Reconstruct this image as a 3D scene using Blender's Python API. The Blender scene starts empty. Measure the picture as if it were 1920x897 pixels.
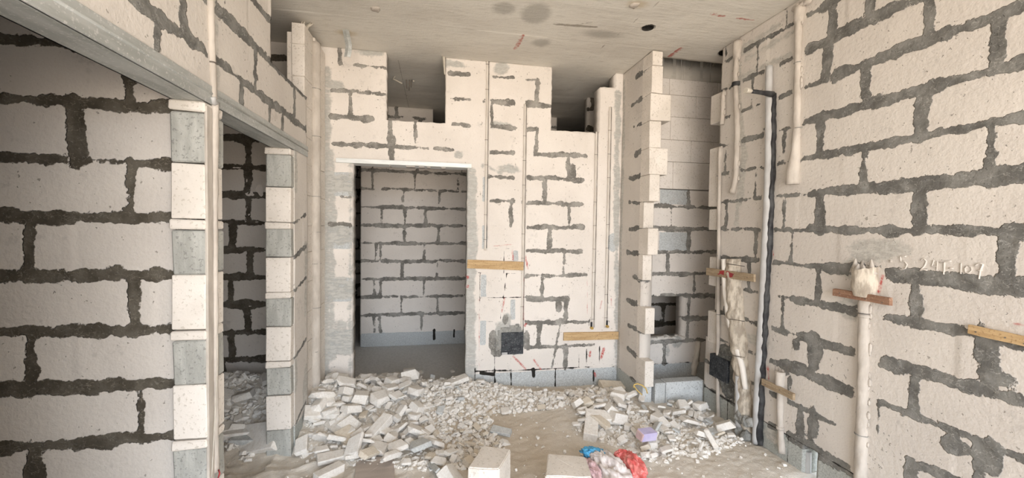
import bpy, bmesh, math, random
import numpy as np
from mathutils import Vector, Matrix, noise as mnoise

# ------------------------------------------------------------------ camera
SC = bpy.context.scene
COL = SC.collection
H = 1.55                       # camera height above the floor
FPX, CY = 761.5, 451.0
_a, _b, _r = (math.radians(t) for t in (10.675, -1.652, 0.826))
FW = Vector((math.sin(_a)*math.cos(_b), math.cos(_a)*math.cos(_b), math.sin(_b)))
R0 = Vector((math.cos(_a), -math.sin(_a), 0)); U0 = R0.cross(FW)
RT = R0*math.cos(_r) + U0*math.sin(_r); UP = U0*math.cos(_r) - R0*math.sin(_r)
cam_d = bpy.data.cameras.new('camera'); cam = bpy.data.objects.new('camera', cam_d)
COL.objects.link(cam); SC.camera = cam
cam_d.sensor_width = 36; cam_d.lens = 36*FPX/1920
cam_d.shift_y = (CY-448.5)/1920
cam_d.clip_start = .02
mt = Matrix((RT, UP, -FW)).transposed().to_4x4(); mt.translation = Vector((0, 0, H))
cam.matrix_world = mt

# ------------------------------------------------------------------ world, light, exposure
w = bpy.data.worlds.new('world'); SC.world = w; w.use_nodes = True
nt = w.node_tree; nt.nodes.clear()
o_ = nt.nodes.new('ShaderNodeOutputWorld'); bg = nt.nodes.new('ShaderNodeBackground')
tc = nt.nodes.new('ShaderNodeTexCoord'); sp = nt.nodes.new('ShaderNodeSeparateXYZ')
rp = nt.nodes.new('ShaderNodeValToRGB')
mr = nt.nodes.new('ShaderNodeMapRange'); mr.inputs[1].default_value = -1; mr.inputs[2].default_value = 1
nt.links.new(tc.outputs['Generated'], sp.inputs[0]); nt.links.new(sp.outputs[2], mr.inputs[0])
nt.links.new(mr.outputs[0], rp.inputs[0]); nt.links.new(rp.outputs[0], bg.inputs[0]); nt.links.new(bg.outputs[0], o_.inputs[0])
el = rp.color_ramp.elements
el[0].position = 0.0; el[0].color = (.98, .84, .70, 1)
el[1].position = 1.0; el[1].color = (.70, .86, 1.12, 1)
e = el.new(.47); e.color = (1.0, .87, .74, 1)
e = el.new(.53); e.color = (.86, .94, 1.04, 1)
bg.inputs[1].default_value = 9.2
SC.view_settings.view_transform = 'Standard'; SC.view_settings.look = 'None'
SC.view_settings.gamma = 1; SC.view_settings.use_curve_mapping = False
SC.view_settings.exposure = 0.07
SC.cycles.adaptive_threshold = 0.03; SC.cycles.max_bounces = 6
WIN = (-.93, 2.33, .02, 2.95)   # open balcony front of the room behind the camera: x0 x1 z0 z1
YREAR = -2.5
def portal(x0, x1, z0, z1, y):
    l = bpy.data.lights.new('daylight_portal', 'AREA'); l.shape = 'RECTANGLE'
    l.size = x1-x0; l.size_y = z1-z0; l.cycles.is_portal = True
    ob = bpy.data.objects.new('daylight_portal', l); COL.objects.link(ob)
    ob.location = ((x0+x1)/2, y, (z0+z1)/2); ob.rotation_euler = (math.radians(90), 0, 0)  # -Z -> +Y
portal(*WIN, YREAR-.02)

random.seed(7); rng = np.random.default_rng(7)
WR, WL, DB, YC, DC = 2.335, -.937, 3.751, 1.931, 5.40   # right wall, left wall, back wall, cross wall, corridor wall
CEIL = 3.08
def L(k): return .19 + .23*k          # height of bed joint k

# ------------------------------------------------------------------ pixel helpers
def ray(u, v): return FW + RT*((u-960)/FPX) + UP*((CY-v)/FPX)
AX = {'X': 0, 'Y': 1, 'Z': 2}
def at(u, v, ax, val):
    d = ray(u, v); i = AX[ax]; val = val-H if ax == 'Z' else val
    p = d*(val/d[i]); return Vector((p.x, p.y, p.z+H))
def at_z(u, z, ax, val):              # point of the plane at pixel column u and height z
    A = ray(u, 0); B = ray(u, 1)-A; i = AX[ax]; zr = z-H
    v = (zr*A[i]-val*A[2])/(val*B[2]-zr*B[i]); return at(u, v, ax, val)

# ------------------------------------------------------------------ noise (numpy)
def _hash(ix, iy, s):
    h = (ix*374761393 + iy*668265263 + s*1274126177) & 0xFFFFFFFF
    h = ((h ^ (h >> 13))*1274126177) & 0xFFFFFFFF
    return ((h ^ (h >> 16)) & 0xFFFF)/65535.0
def vn(x, y, s=0):
    x = np.asarray(x, float); y = np.asarray(y, float)*np.ones_like(x)
    ix = np.floor(x).astype(np.int64); iy = np.floor(y).astype(np.int64)
    fx = x-ix; fy = y-iy; fx = fx*fx*(3-2*fx); fy = fy*fy*(3-2*fy)
    a = _hash(ix, iy, s); b = _hash(ix+1, iy, s); c = _hash(ix, iy+1, s); d = _hash(ix+1, iy+1, s)
    return (a+(b-a)*fx)*(1-fy) + (c+(d-c)*fx)*fy
def fbm(x, y, s=0, o=4):
    t = 0; amp = .5; f = 1
    for k in range(o):
        t = t + amp*vn(x*f, y*f, s+k*17); amp *= .5; f *= 2.03
    return t/(1-.5**o)

# ------------------------------------------------------------------ materials
MATS = {}
def new_mat(name):
    m = bpy.data.materials.new(name); m.use_nodes = True; m.node_tree.nodes.clear(); MATS[name] = m
    return m, m.node_tree
class NT:
    def __init__(s, nt): s.t = nt
    def n(s, ty, **kw):
        nd = s.t.nodes.new(ty)
        for k, v in kw.items(): setattr(nd, k, v)
        return nd
    def l(s, a, b): s.t.links.new(a, b)
    def math(s, op, a, b=0, clamp=False):
        nd = s.n('ShaderNodeMath', operation=op, use_clamp=clamp)
        for i, x in enumerate((a, b)):
            if isinstance(x, (int, float)): nd.inputs[i].default_value = x
            else: s.l(x, nd.inputs[i])
        return nd.outputs[0]
    def noise(s, sc, det=4, rough=.55, vec=None, scale3=None, seed=0):
        nd = s.n('ShaderNodeTexNoise'); nd.inputs['Scale'].default_value = sc
        nd.inputs['Detail'].default_value = det; nd.inputs['Roughness'].default_value = rough
        if vec is None:
            vec = s.coord()
        mp = s.n('ShaderNodeMapping'); s.l(vec, mp.inputs[0]); mp.inputs['Location'].default_value = (seed*3.7, seed*1.3, seed*2.1)
        if scale3: mp.inputs['Scale'].default_value = scale3
        s.l(mp.outputs[0], nd.inputs[0])
        return nd.outputs[0]
    def coord(s):
        if not hasattr(s, '_c'): s._c = s.n('ShaderNodeTexCoord').outputs['Object']
        return s._c
    def attr(s, name):
        nd = s.n('ShaderNodeAttribute', attribute_name=name); return nd.outputs['Fac']
    def ramp(s, x, lo, hi, a=0., b=1.):
        nd = s.n('ShaderNodeMapRange'); nd.interpolation_type = 'SMOOTHSTEP'
        s.l(x, nd.inputs[0])
        for i, v in zip((1, 2, 3, 4), (lo, hi, a, b)): nd.inputs[i].default_value = v
        return nd.outputs[0]
    def mix(s, f, a, b):
        nd = s.n('ShaderNodeMix', data_type='RGBA')
        for i, x in ((0, f), (6, a), (7, b)):
            if isinstance(x, (int, float)): nd.inputs[i].default_value = x
            elif isinstance(x, tuple): nd.inputs[i].default_value = (*x, 1)
            else: s.l(x, nd.inputs[i])
        return nd.outputs[2]
    def finish(s, col, rough=.9, height=None, dist=.004, metal=0, strength=1, spec=.3):
        p = s.n('ShaderNodeBsdfPrincipled'); o = s.n('ShaderNodeOutputMaterial')
        if isinstance(col, tuple): p.inputs['Base Color'].default_value = (*col, 1)
        else: s.l(col, p.inputs['Base Color'])
        if isinstance(rough, (int, float)): p.inputs['Roughness'].default_value = rough
        else: s.l(rough, p.inputs['Roughness'])
        p.inputs['Metallic'].default_value = metal
        p.inputs['Specular IOR Level'].default_value = spec
        if height is not None:
            b = s.n('ShaderNodeBump'); b.inputs['Distance'].default_value = dist; b.inputs['Strength'].default_value = strength
            s.l(height, b.inputs['Height']); s.l(b.outputs[0], p.inputs['Normal'])
        s.l(p.outputs[0], o.inputs[0])

BLK = (.71, .665, .61); BLK2 = (.645, .60, .55)
def pits(t, seed=0):      # small pits and specks of autoclaved blocks
    a = t.noise(55, 2, .5, seed=seed); b = t.noise(7, 2, .5, seed=seed+1)
    x = t.math('ADD', a, t.math('MULTIPLY', b, .25))
    return t.ramp(x, .835, .87)
def masonry(name, base=BLK, base2=BLK2, mortar=(.14, .137, .127), mortar2=(.25, .246, .228), smear=(.43, .415, .38), gray=(.40, .415, .39)):
    m, n = new_mat(name); t = NT(n)
    n1 = t.noise(11, 4, .6); n2 = t.noise(45, 2, .6, seed=2); n3 = t.noise(2.2, 3, .5, seed=3)
    wob = t.math('ADD', t.math('MULTIPLY', t.math('SUBTRACT', n1, .5), .070), t.math('MULTIPLY', t.math('SUBTRACT', n2, .5), .018))
    mm = t.ramp(t.math('ADD', t.attr('mortar'), wob), -.0025, .0025, 1, 0)
    sm = t.ramp(t.math('ADD', t.attr('smear'), t.math('MULTIPLY', wob, 1.2)), -.012, .010, 1, 0)
    gm = t.ramp(t.math('ADD', t.attr('gray'), t.math('MULTIPLY', wob, .25)), -.002, .002, 1, 0)
    rm = t.ramp(t.math('ADD', t.attr('red'), t.math('MULTIPLY', wob, .3)), -.008, .004, 1, 0)
    km = t.ramp(t.math('ADD', t.attr('dark'), t.math('MULTIPLY', wob, .25)), -.002, .002, 1, 0)
    col = t.mix(t.ramp(n3, .35, .65), base, base2)
    fine = t.noise(140, 2, .6, seed=5)
    col = t.mix(t.math('MULTIPLY', t.ramp(fine, .45, .75), .12), col, (.45, .40, .34))
    g_c = t.mix(t.ramp(t.noise(90, 3, .7, seed=6), .4, .62), gray, tuple(c*1.25 for c in gray))
    g_c = t.mix(t.math('MULTIPLY', t.ramp(fine, .55, .62), .5), g_c, tuple(c*.55 for c in gray))
    col = t.mix(gm, col, g_c)
    sc = t.math('MULTIPLY', t.ramp(t.noise(6, 3, .7, seed=15), .60, .66), t.ramp(t.noise(30, 3, .7, seed=16), .45, .6))
    col = t.mix(t.math('MULTIPLY', sc, .30), col, tuple(c*.62 for c in base2))
    pt = pits(t, 4)
    col = t.mix(t.math('MULTIPLY', pt, .55), col, (.25, .22, .19))
    drag = t.noise(16, 3, .6, scale3=(1, 1, 3.2), seed=8)
    s_c = t.mix(t.ramp(drag, .4, .6), smear, tuple(c*1.35 for c in smear))
    col = t.mix(t.math('MULTIPLY', sm, t.ramp(drag, .30, .52, .45, 1)), col, s_c)
    m_c = t.mix(t.ramp(t.noise(8, 4, .6, seed=9), .38, .66), mortar, mortar2)
    ridge = t.ramp(t.math('ABSOLUTE', t.math('SUBTRACT', t.noise(13, 3, .6, seed=14, scale3=(1, 1, 1.6)), .5)), .0, .012, 1, 0)
    m_c = t.mix(t.math('MULTIPLY', ridge, .45), m_c, tuple(min(1, c*2.1) for c in mortar2))
    m_c = t.mix(t.math('MULTIPLY', t.ramp(t.noise(120, 2, .6, seed=10), .62, .7), .22), m_c, (.42, .40, .36))
    col = t.mix(mm, col, m_c)
    col = t.mix(km, col, (.025, .023, .02))
    col = t.mix(t.math('MULTIPLY', rm, t.ramp(t.noise(60, 3, .6, seed=12), .35, .6, .35, .95)), col, (.50, .06, .05))
    dr = t.noise(5, 3, .5, seed=11)
    hgt = t.math('ADD', t.math('MULTIPLY', mm, .35), t.math('MULTIPLY', n2, .35))
    hgt = t.math('ADD', hgt, t.math('MULTIPLY', t.math('MULTIPLY', mm, n1), .8))
    hgt = t.math('ADD', hgt, t.math('MULTIPLY', fine, .08))
    hgt = t.math('SUBTRACT', hgt, t.math('MULTIPLY', pt, .35))
    t.finish(col, .92, hgt, .008)
    return m
M_W = masonry('block_masonry')
M_WB = masonry('block_masonry_light_mortar', base=(.84, .79, .735), base2=(.77, .72, .665), mortar=(.18, .172, .155), mortar2=(.36, .345, .315), smear=(.40, .395, .37), gray=(.50, .52, .52))
M_WD = masonry('block_masonry_dark_mortar', mortar=(.075, .064, .048), mortar2=(.14, .125, .10), gray=(.40, .41, .4))

def simple(name, c1, c2, sc=8, rough=.9, bump=.3, dist=.004, fine=80, spec=.3, metal=0, scale3=None, speck=None):
    m, n = new_mat(name); t = NT(n)
    n1 = t.noise(sc, 3, .6, scale3=scale3); n2 = t.noise(fine, 2, .6, seed=2)
    col = t.mix(t.ramp(n1, .35, .65), c1, c2)
    if speck: col = t.mix(t.math('MULTIPLY', t.ramp(n2, .58, .66), .6), col, speck)
    hh = t.math('ADD', t.math('MULTIPLY', n1, .6), t.math('MULTIPLY', n2, bump))
    t.finish(col, rough, hh, dist, metal, spec=spec)
    return m
M_BLK = simple('aerated_block', (.80, .745, .68), (.70, .65, .585), 4, fine=70, speck=(.5, .45, .38), dist=.003)
M_BLKL = simple('clean_aerated_block', (.86, .81, .755), (.80, .75, .69), 4, fine=70, speck=(.6, .55, .48), dist=.002)
M_GRY = simple('concrete_block', (.47, .47, .435), (.37, .37, .34), 16, fine=85, speck=(.20, .20, .185), dist=.007, scale3=(1.5, 1.5, .35))
M_GRYB = simple('concrete_base_block', (.62, .64, .64), (.52, .54, .54), 6, fine=90, speck=(.16, .17, .17), dist=.003)
M_RUB = simple('broken_block', (.88, .85, .80), (.78, .74, .68), 14, fine=90, speck=(.55, .48, .38), dist=.003)
M_RUBG = simple('broken_concrete', (.64, .655, .64), (.52, .53, .52), 14, fine=90, speck=(.25, .25, .24), dist=.003)
M_RUBT = simple('dusty_broken_block', (.76, .69, .58), (.66, .58, .47), 14, fine=90, speck=(.42, .35, .25), dist=.003)
M_PLAST = simple('plaster_stroke', (.68, .63, .575), (.60, .555, .50), 10, .9, fine=60)
M_PIPE = simple('dust_coated_pipe', (.58, .53, .47), (.46, .415, .365), 14, .7, fine=60, dist=.006, scale3=(1, 1, .4))
M_PIPEW = simple('dusty_white_conduit', (.80, .755, .69), (.66, .61, .545), 9, .6, fine=60, dist=.002, scale3=(1, 1, .3))
M_PIPEG = simple('dusty_grey_pipe', (.50, .50, .49), (.40, .385, .37), 12, .6, fine=60, dist=.002, scale3=(1, 1, .4))
M_BARK = simple('rough_cement_fill', (.62, .555, .46), (.36, .31, .25), 22, .95, fine=50, dist=.010, scale3=(1.6, 1.6, .5))
M_CEM = simple('grey_cement', (.20, .20, .185), (.34, .335, .31), 14, .95, fine=60, dist=.008, speck=(.45, .44, .4))
M_CEMD = simple('dark_wet_cement', (.085, .085, .078), (.19, .19, .175), 14, .85, fine=60, dist=.010, speck=(.3, .3, .28))
M_HOLE = simple('painted_hole_shade', (.03, .028, .025), (.05, .045, .04), 12, .9)  # near-black colour paints in the shade inside the ceiling holes
M_BEAM = simple('pale_cast_concrete', (.66, .63, .57), (.56, .53, .475), 3, .9, fine=60, scale3=(1, 1, 4))
M_BLACK = simple('black_plastic', (.018, .021, .026), (.05, .055, .06), 20, .5, fine=90, dist=.001, speck=(.2, .2, .2))
M_BLKPIPE = simple('black_pipe', (.022, .022, .024), (.06, .06, .06), 14, .55, fine=60, dist=.003)
M_STEEL = simple('galvanised_steel', (.50, .515, .50), (.38, .395, .38), 7, .55, fine=90, dist=.002, metal=.35, scale3=(3, .6, 3), speck=(.68, .68, .66))
M_STEELB = simple('bright_galvanised_steel', (.86, .88, .87), (.74, .77, .76), 12, .45, fine=90, dist=.001, metal=.1, scale3=(.6, 3, 3))
M_WOOD = simple('batten_wood', (.62, .44, .24), (.48, .32, .16), 9, .8, fine=90, dist=.002, scale3=(.5, .5, 7), speck=(.3, .18, .08))
M_WOODR = simple('reddish_batten_wood', (.34, .20, .13), (.24, .13, .085), 9, .8, fine=90, dist=.002, scale3=(.5, .5, 7), speck=(.5, .36, .26))
M_WOODG = simple('weathered_batten_wood', (.42, .33, .22), (.30, .22, .14), 9, .8, fine=90, dist=.002, scale3=(.5, .5, 7), speck=(.55, .45, .33))
M_RED = simple('red_spray_paint', (.40, .05, .05), (.28, .04, .05), 20, .8)
M_BRASS = simple('brass', (.75, .55, .22), (.55, .38, .12), 20, .35, metal=.9, dist=.0005)
M_BOARD = simple('dusty_brown_board', (.52, .455, .40), (.43, .37, .325), 7, .9, fine=120, dist=.002, scale3=(.4, 3, 1), speck=(.50, .43, .36))
M_BLUE = simple('blue_plastic_film', (.05, .30, .58), (.10, .42, .68), 20, .35, fine=40, dist=.004, spec=.5)
M_REDF = simple('red_plastic_film', (.72, .13, .12), (.80, .30, .27), 20, .35, fine=40, dist=.004, spec=.5)
M_WHF = simple('white_woven_plastic', (.80, .76, .74), (.62, .55, .52), 12, .5, fine=120, dist=.004, spec=.4)
M_LILAC = simple('lilac_card', (.50, .45, .68), (.60, .55, .75), 10, .7)
M_PINK = simple('pink_card', (.62, .45, .45), (.55, .36, .36), 10, .7)
M_YEL = simple('yellow_strap', (.70, .50, .18), (.60, .42, .14), 10, .6)
M_WIRE = simple('rusty_wire', (.10, .09, .08), (.2, .17, .14), 10, .7)
M_STRAW = simple('pale_tie', (.62, .58, .50), (.5, .45, .38), 10, .7)

# ceiling concrete
m, n = new_mat('ceiling_concrete'); t = NT(n)
n1 = t.noise(1.6, 5, .55, scale3=(.6, 1.6, 1)); n2 = t.noise(24, 4, .65, seed=3, scale3=(.35, 1.8, 1)); n3 = t.noise(90, 3, .6, seed=4)
col = t.mix(t.ramp(n1, .35, .68), (.72, .69, .625), (.62, .585, .525))
col = t.mix(t.math('MULTIPLY', t.ramp(n2, .52, .70), .30), col, (.42, .385, .33))
col = t.mix(t.math('MULTIPLY', t.ramp(n3, .60, .68), .25), col, (.58, .52, .44))
wob = t.math('MULTIPLY', t.math('SUBTRACT', t.noise(40, 3, .6, seed=6), .5), .03)
col = t.mix(t.math('MULTIPLY', t.ramp(t.math('ADD', t.attr('smear'), wob), -.04, .02, 1, 0), .55), col, (.27, .255, .225))
col = t.mix(t.math('MULTIPLY', t.ramp(t.math('ADD', t.attr('mortar'), t.math('MULTIPLY', wob, .5)), -.006, .003, 1, 0), .7), col, (.20, .17, .13))
col = t.mix(t.math('MULTIPLY', t.ramp(t.math('ADD', t.attr('gray'), wob), -.03, .02, 1, 0), .45), col, (.42, .30, .13))
col = t.mix(t.math('MULTIPLY', t.ramp(t.math('ADD', t.attr('red'), wob), -.008, .006, 1, 0), .8), col, (.42, .07, .05))
t.finish(col, .9, t.math('ADD', n2, t.math('MULTIPLY', n3, .3)), .003); M_CEIL = m
# floor dust
m, n = new_mat('sandy_dust_floor'); t = NT(n)
n1 = t.noise(2.2, 4, .55); n2 = t.noise(38, 5, .7, seed=3); n3 = t.noise(150, 3, .7, seed=4)
col = t.mix(t.ramp(n1, .38, .66), (.77, .715, .635), (.67, .605, .515))
col = t.mix(t.math('MULTIPLY', t.ramp(n2, .5, .64), .55), col, (.80, .76, .69))
col = t.mix(t.math('MULTIPLY', t.ramp(n3, .60, .70), .5), col, (.80, .76, .69))
col = t.mix(t.math('MULTIPLY', t.ramp(t.attr('sand'), 0, 1), .6), col, (.56, .455, .33))
col = t.mix(t.ramp(t.attr('screed'), 0, 1), col, t.mix(t.ramp(n2, .4, .65), (.70, .69, .665), (.60, .59, .565)))
t.finish(col, .95, t.math('ADD', t.math('MULTIPLY', n2, .8), t.math('MULTIPLY', n3, .4)), .010); M_FLOOR = m

# ------------------------------------------------------------------ object helpers
def props(o, label=None, cat=None, group=None, kind=None):
    for k, v in (('label', label), ('category', cat), ('group', group), ('kind', kind)):
        if v: o[k] = v
    return o
def link(name, me, mats, parent=None, smooth=False):
    if not isinstance(mats, (list, tuple)): mats = [mats]
    for mm in mats: me.materials.append(mm)
    if smooth: me.polygons.foreach_set('use_smooth', [True]*len(me.polygons))
    o = bpy.data.objects.new(name, me); COL.objects.link(o)
    if parent is not None:
        o.parent = parent
    return o
def empty(name, loc, label, cat, group=None):
    o = bpy.data.objects.new(name, None); COL.objects.link(o); o.location = loc
    o.empty_display_size = .05
    return props(o, label, cat, group)
def from_bm(name, bm, mats, parent=None, smooth=False):
    me = bpy.data.meshes.new(name)
    if parent is not None and parent.type == 'EMPTY':
        bmesh.ops.translate(bm, verts=bm.verts, vec=-parent.location)
    bm.to_mesh(me); bm.free()
    return link(name, me, mats, parent, smooth)
def seat(o):                          # origin of a single-mesh thing to the middle of its own base
    me = o.data; c = np.empty(len(me.vertices)*3); me.vertices.foreach_get('co', c); c = c.reshape(-1, 3)
    b = np.array([(c[:, 0].min()+c[:, 0].max())/2, (c[:, 1].min()+c[:, 1].max())/2, c[:, 2].min()])
    me.vertices.foreach_set('co', (c-b).ravel()); o.location = b; return o
def bbox(bm, x0, x1, y0, y1, z0, z1, bev=.003, jit=0, mi=0):
    r = bmesh.ops.create_cube(bm, size=1); vs = r['verts']
    for v in vs:
        v.co = Vector((x0+(v.co.x+.5)*(x1-x0), y0+(v.co.y+.5)*(y1-y0), z0+(v.co.z+.5)*(z1-z0)))
        if jit: v.co += Vector([random.uniform(-jit, jit) for _ in range(3)])
    fs = set(f for v in vs for f in v.link_faces)
    for f in fs: f.material_index = mi
    if bev:
        es = list(set(e for v in vs for e in v.link_edges))
        rr = bmesh.ops.bevel(bm, geom=es, offset=bev, segments=1, affect='EDGES', material=mi)
        for f in rr['faces']: f.material_index = mi
def tube(bm, pts, rad, seg=12, jit=0, sub=.02, mi=0, cap=True, flat=None, seed=0):
    """irregular tube along points; rad a number or one per point"""
    pts = [Vector(p) for p in pts]
    if not isinstance(rad, (list, tuple)): rad = [rad]*len(pts)
    P, Rr = [], []
    for i in range(len(pts)-1):
        n = max(1, int((pts[i+1]-pts[i]).length/sub)) if sub else 1
        for k in range(n):
            f = k/n; P.append(pts[i].lerp(pts[i+1], f)); Rr.append(rad[i]+(rad[i+1]-rad[i])*f)
    P.append(pts[-1]); Rr.append(rad[-1])
    rings = []; prev = None
    for i, p in enumerate(P):
        d = (P[min(i+1, len(P)-1)]-P[max(i-1, 0)]).normalized()
        if prev is None:
            ref = Vector((0, 0, 1)) if abs(d.z) < .8 else Vector((1, 0, 0))
            x = d.cross(ref).normalized()
        else: x = (prev-d*prev.dot(d)).normalized()
        prev = x; y = d.cross(x); ring = []
        for k in range(seg):
            a = 2*math.pi*k/seg; r = Rr[i]
            if jit: r *= 1+jit*(mnoise.noise(Vector((p.x*18+seed, p.y*18+k*.0+math.cos(a)*1.3, p.z*18+math.sin(a)*1.3)))*1.6)
            ring.append(bm.verts.new(p+x*math.cos(a)*r+y*math.sin(a)*r))
        rings.append(ring)
    for A, B in zip(rings, rings[1:]):
        for k in range(seg):
            f = bm.faces.new((A[k], A[(k+1) % seg], B[(k+1) % seg], B[k])); f.material_index = mi; f.smooth = True
    if cap:
        f = bm.faces.new(rings[0][::-1]); f.material_index = mi
        f = bm.faces.new(rings[-1]); f.material_index = mi
    bmesh.ops.recalc_face_normals(bm, faces=list({f for r in rings for v in r for f in v.link_faces}))

# ------------------------------------------------------------------ masonry panels
def grid_lines(lo, hi, res, snaps, fine=()):
    xs = set([round(lo, 5), round(hi, 5)] + [round(s, 5) for s in snaps if lo < s < hi])
    xs = sorted(xs); out = []
    for a, b in zip(xs, xs[1:]):
        n = max(1, int(round((b-a)/res))); out += list(np.linspace(a, b, n+1)[:-1])
    out.append(xs[-1])
    for (f0, f1, fr) in fine:
        out = [o for o in out if not (f0 < o < f1)] + list(np.arange(f0, f1, fr))
    return np.array(sorted(set(np.round(out, 5))))
def sd_seg(A, B, p, q):
    """distance to the segment p-q and the parameter along it"""
    dx, dz = q[0]-p[0], q[1]-p[1]; l2 = dx*dx+dz*dz+1e-12
    s = np.clip(((A-p[0])*dx+(B-p[1])*dz)/l2, 0, 1)
    return np.hypot(A-p[0]-s*dx, B-p[1]-s*dz), s*math.sqrt(l2)
def sd_rect(A, B, r):
    cx, cz, hx, hz = (r[0]+r[1])/2, (r[2]+r[3])/2, (r[1]-r[0])/2, (r[3]-r[2])/2
    dx = np.abs(A-cx)-hx; dz = np.abs(B-cz)-hz
    return np.hypot(np.maximum(dx, 0), np.maximum(dz, 0)) + np.minimum(np.maximum(dx, dz), 0)
def panel(name, axis, val, face, rects, holes=(), thick=.15, res=.014, mat=None, beds=(), joints=(), smears=(), blobs=(),
          grays=(), clear=(), reds=(), darks=(), rows=None, relief=.003, recess=(), seed=0, round_holes=(), back=True, parent=None, edge=.004):
    """axis 'Y': plane Y=val, faces -Y when face=-1. a runs along X (axis Y), along Y (axis X); axis Z: a=X, b=Y
    beds / joints: (a0,b0,a1,b1,halfwidth); darks, reds, smears the same; blobs: (a,b,ra,rb,kind)"""
    a0 = min(r[0] for r in rects); a1 = max(r[1] for r in rects); b0 = min(r[2] for r in rects); b1 = max(r[3] for r in rects)
    al = grid_lines(a0, a1, res, [x for r in list(rects)+list(holes) for x in r[:2]], [(c[0]-c[2]-.02, c[0]+c[2]+.02, .006) for c in round_holes])
    bl = grid_lines(b0, b1, res, [x for r in list(rects)+list(holes) for x in r[2:4]], [(c[1]-c[2]-.02, c[1]+c[2]+.02, .006) for c in round_holes])
    A, B = np.meshgrid(al, bl, indexing='ij')
    ca = (al[:-1]+al[1:])/2; cb = (bl[:-1]+bl[1:])/2; CA, CB = np.meshgrid(ca, cb, indexing='ij')
    M = np.zeros(CA.shape, bool)
    for r in rects: M |= (CA > r[0]) & (CA < r[1]) & (CB > r[2]) & (CB < r[3])
    for r in holes: M &= ~((CA > r[0]) & (CA < r[1]) & (CB > r[2]) & (CB < r[3]))
    for c in round_holes: M &= ~(np.hypot(CA-c[0], (CB-c[1])) < c[2])
    big = np.full(A.shape, 9.)
    att = {k: big.copy() for k in ('mortar', 'smear', 'gray', 'red', 'dark')}
    def addseg(arr, s, var=.5, sd=0):
        d, t = sd_seg(A, B, s[:2], s[2:4])
        hw = s[4]*(1-var+2*var*vn(t*6.0+s[0]*3.1, s[1]*7.7+sd, seed+5))
        np.minimum(arr, d-hw, out=arr)
    for s in beds: addseg(att['mortar'], s, .42)
    for s in joints: addseg(att['mortar'], s, .33, 3)
    for s in smears: addseg(att['smear'], s, .4)
    for s in reds: addseg(att['red'], s, .4)
    for s in darks: addseg(att['dark'], s, .4)
    for (ba, bb, ra, rb, kind) in blobs:
        d = (np.hypot((A-ba)/ra, (B-bb)/rb)-1)*min(ra, rb); np.minimum(att[kind], d, out=att[kind])
    for r in grays: np.minimum(att['gray'], sd_rect(A, B, r), out=att['gray'])
    for (r, kinds) in clear:
        d = -sd_rect(A, B, r)
        for k in kinds: np.maximum(att[k], d, out=att[k])
    # relief
    D = (fbm(A*3, B*3, seed+1, 3)-.5)*relief*2
    row = np.floor((B-.19)/.23)
    D += (_hash(row.astype(np.int64)+50, np.floor(A/.57+row*.5).astype(np.int64)+50, seed)-.5)*relief*1.6
    mk = np.clip(-att['mortar']/.012, 0, 1)
    D += mk*(fbm(A*25, B*25, seed+9, 3)-.6)*relief*3.2
    for (r, dep) in recess: D -= dep*np.clip(-sd_rect(A, B, r)/.004, 0, 1)
    # boundary flags
    inner = np.zeros(A.shape, int)
    Mp = np.pad(M, 1).astype(int)
    inner = Mp[:-1, :-1]+Mp[1:, :-1]+Mp[:-1, 1:]+Mp[1:, 1:]
    bd = (inner < 4) & (inner > 0)
    ja = (fbm(A*30, B*30, seed+3, 2)-.5)*edge*2; jb = (fbm(A*30, B*30, seed+4, 2)-.5)*edge*2
    innerdom = (A > a0+1e-4) & (A < a1-1e-4) & (B > b0+1e-4) & (B < b1-1e-4)
    PA = A+np.where(bd & innerdom, ja, 0); PB = B+np.where(bd & innerdom, jb, 0)
    used = inner > 0
    idx = np.full(A.shape, -1); idx[used] = np.arange(used.sum()); nf = int(used.sum())
    pa, pb, pd = PA[used], PB[used], D[used]
    def mk3(a, b, off):
        d = val + face*off
        if axis == 'Y': return np.stack([a, d, b], 1)
        if axis == 'X': return np.stack([d, a, b], 1)
        return np.stack([a, b, d], 1)
    V = mk3(pa, pb, pd)
    flip = (axis == 'Y' and face > 0) or (axis == 'X' and face < 0) or (axis == 'Z' and face < 0)
    q = np.stack([idx[:-1, :-1][M], idx[1:, :-1][M], idx[1:, 1:][M], idx[:-1, 1:][M]], 1)
    if flip: q = q[:, ::-1]
    polys = [q]
    if thick:
        V = np.concatenate([V, mk3(pa, pb, np.full_like(pd, -thick))])
        if back: polys.append(q[:, ::-1]+nf)
        # sides
        def side(m, i0, i1, inv):
            e0, e1 = i0[m], i1[m]
            s = np.stack([e1, e0, e0+nf, e1+nf], 1)
            if inv: s = s[:, ::-1]
            polys.append(s)
        P = np.pad(M, 1)
        C = P[1:-1, 1:-1]
        side(C & ~P[1:-1, :-2], idx[:-1, :-1], idx[1:, :-1], flip)
        side(C & ~P[1:-1, 2:], idx[1:, 1:], idx[:-1, 1:], flip)
        side(C & ~P[:-2, 1:-1], idx[:-1, 1:], idx[:-1, :-1], flip)
        side(C & ~P[2:, 1:-1], idx[1:, :-1], idx[1:, 1:], flip)
    F = np.concatenate(polys)
    me = bpy.data.meshes.new(name)
    me.vertices.add(len(V)); me.vertices.foreach_set('co', V.astype(np.float32).ravel())
    me.loops.add(F.size); me.loops.foreach_set('vertex_index', F.astype(np.int32).ravel())
    me.polygons.add(len(F)); me.polygons.foreach_set('loop_start', np.arange(0, F.size, 4, dtype=np.int32))
    me.update(calc_edges=True); me.validate()
    for k, arr in att.items():
        a_ = me.attributes.new(k, 'FLOAT', 'POINT')
        vals = arr[used]
        if thick:
            bk = vals.copy() if k != 'mortar' else np.maximum(vals, .02)
            vals = np.concatenate([vals, bk])
        a_.data.foreach_set('value', vals.astype(np.float32))
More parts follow.
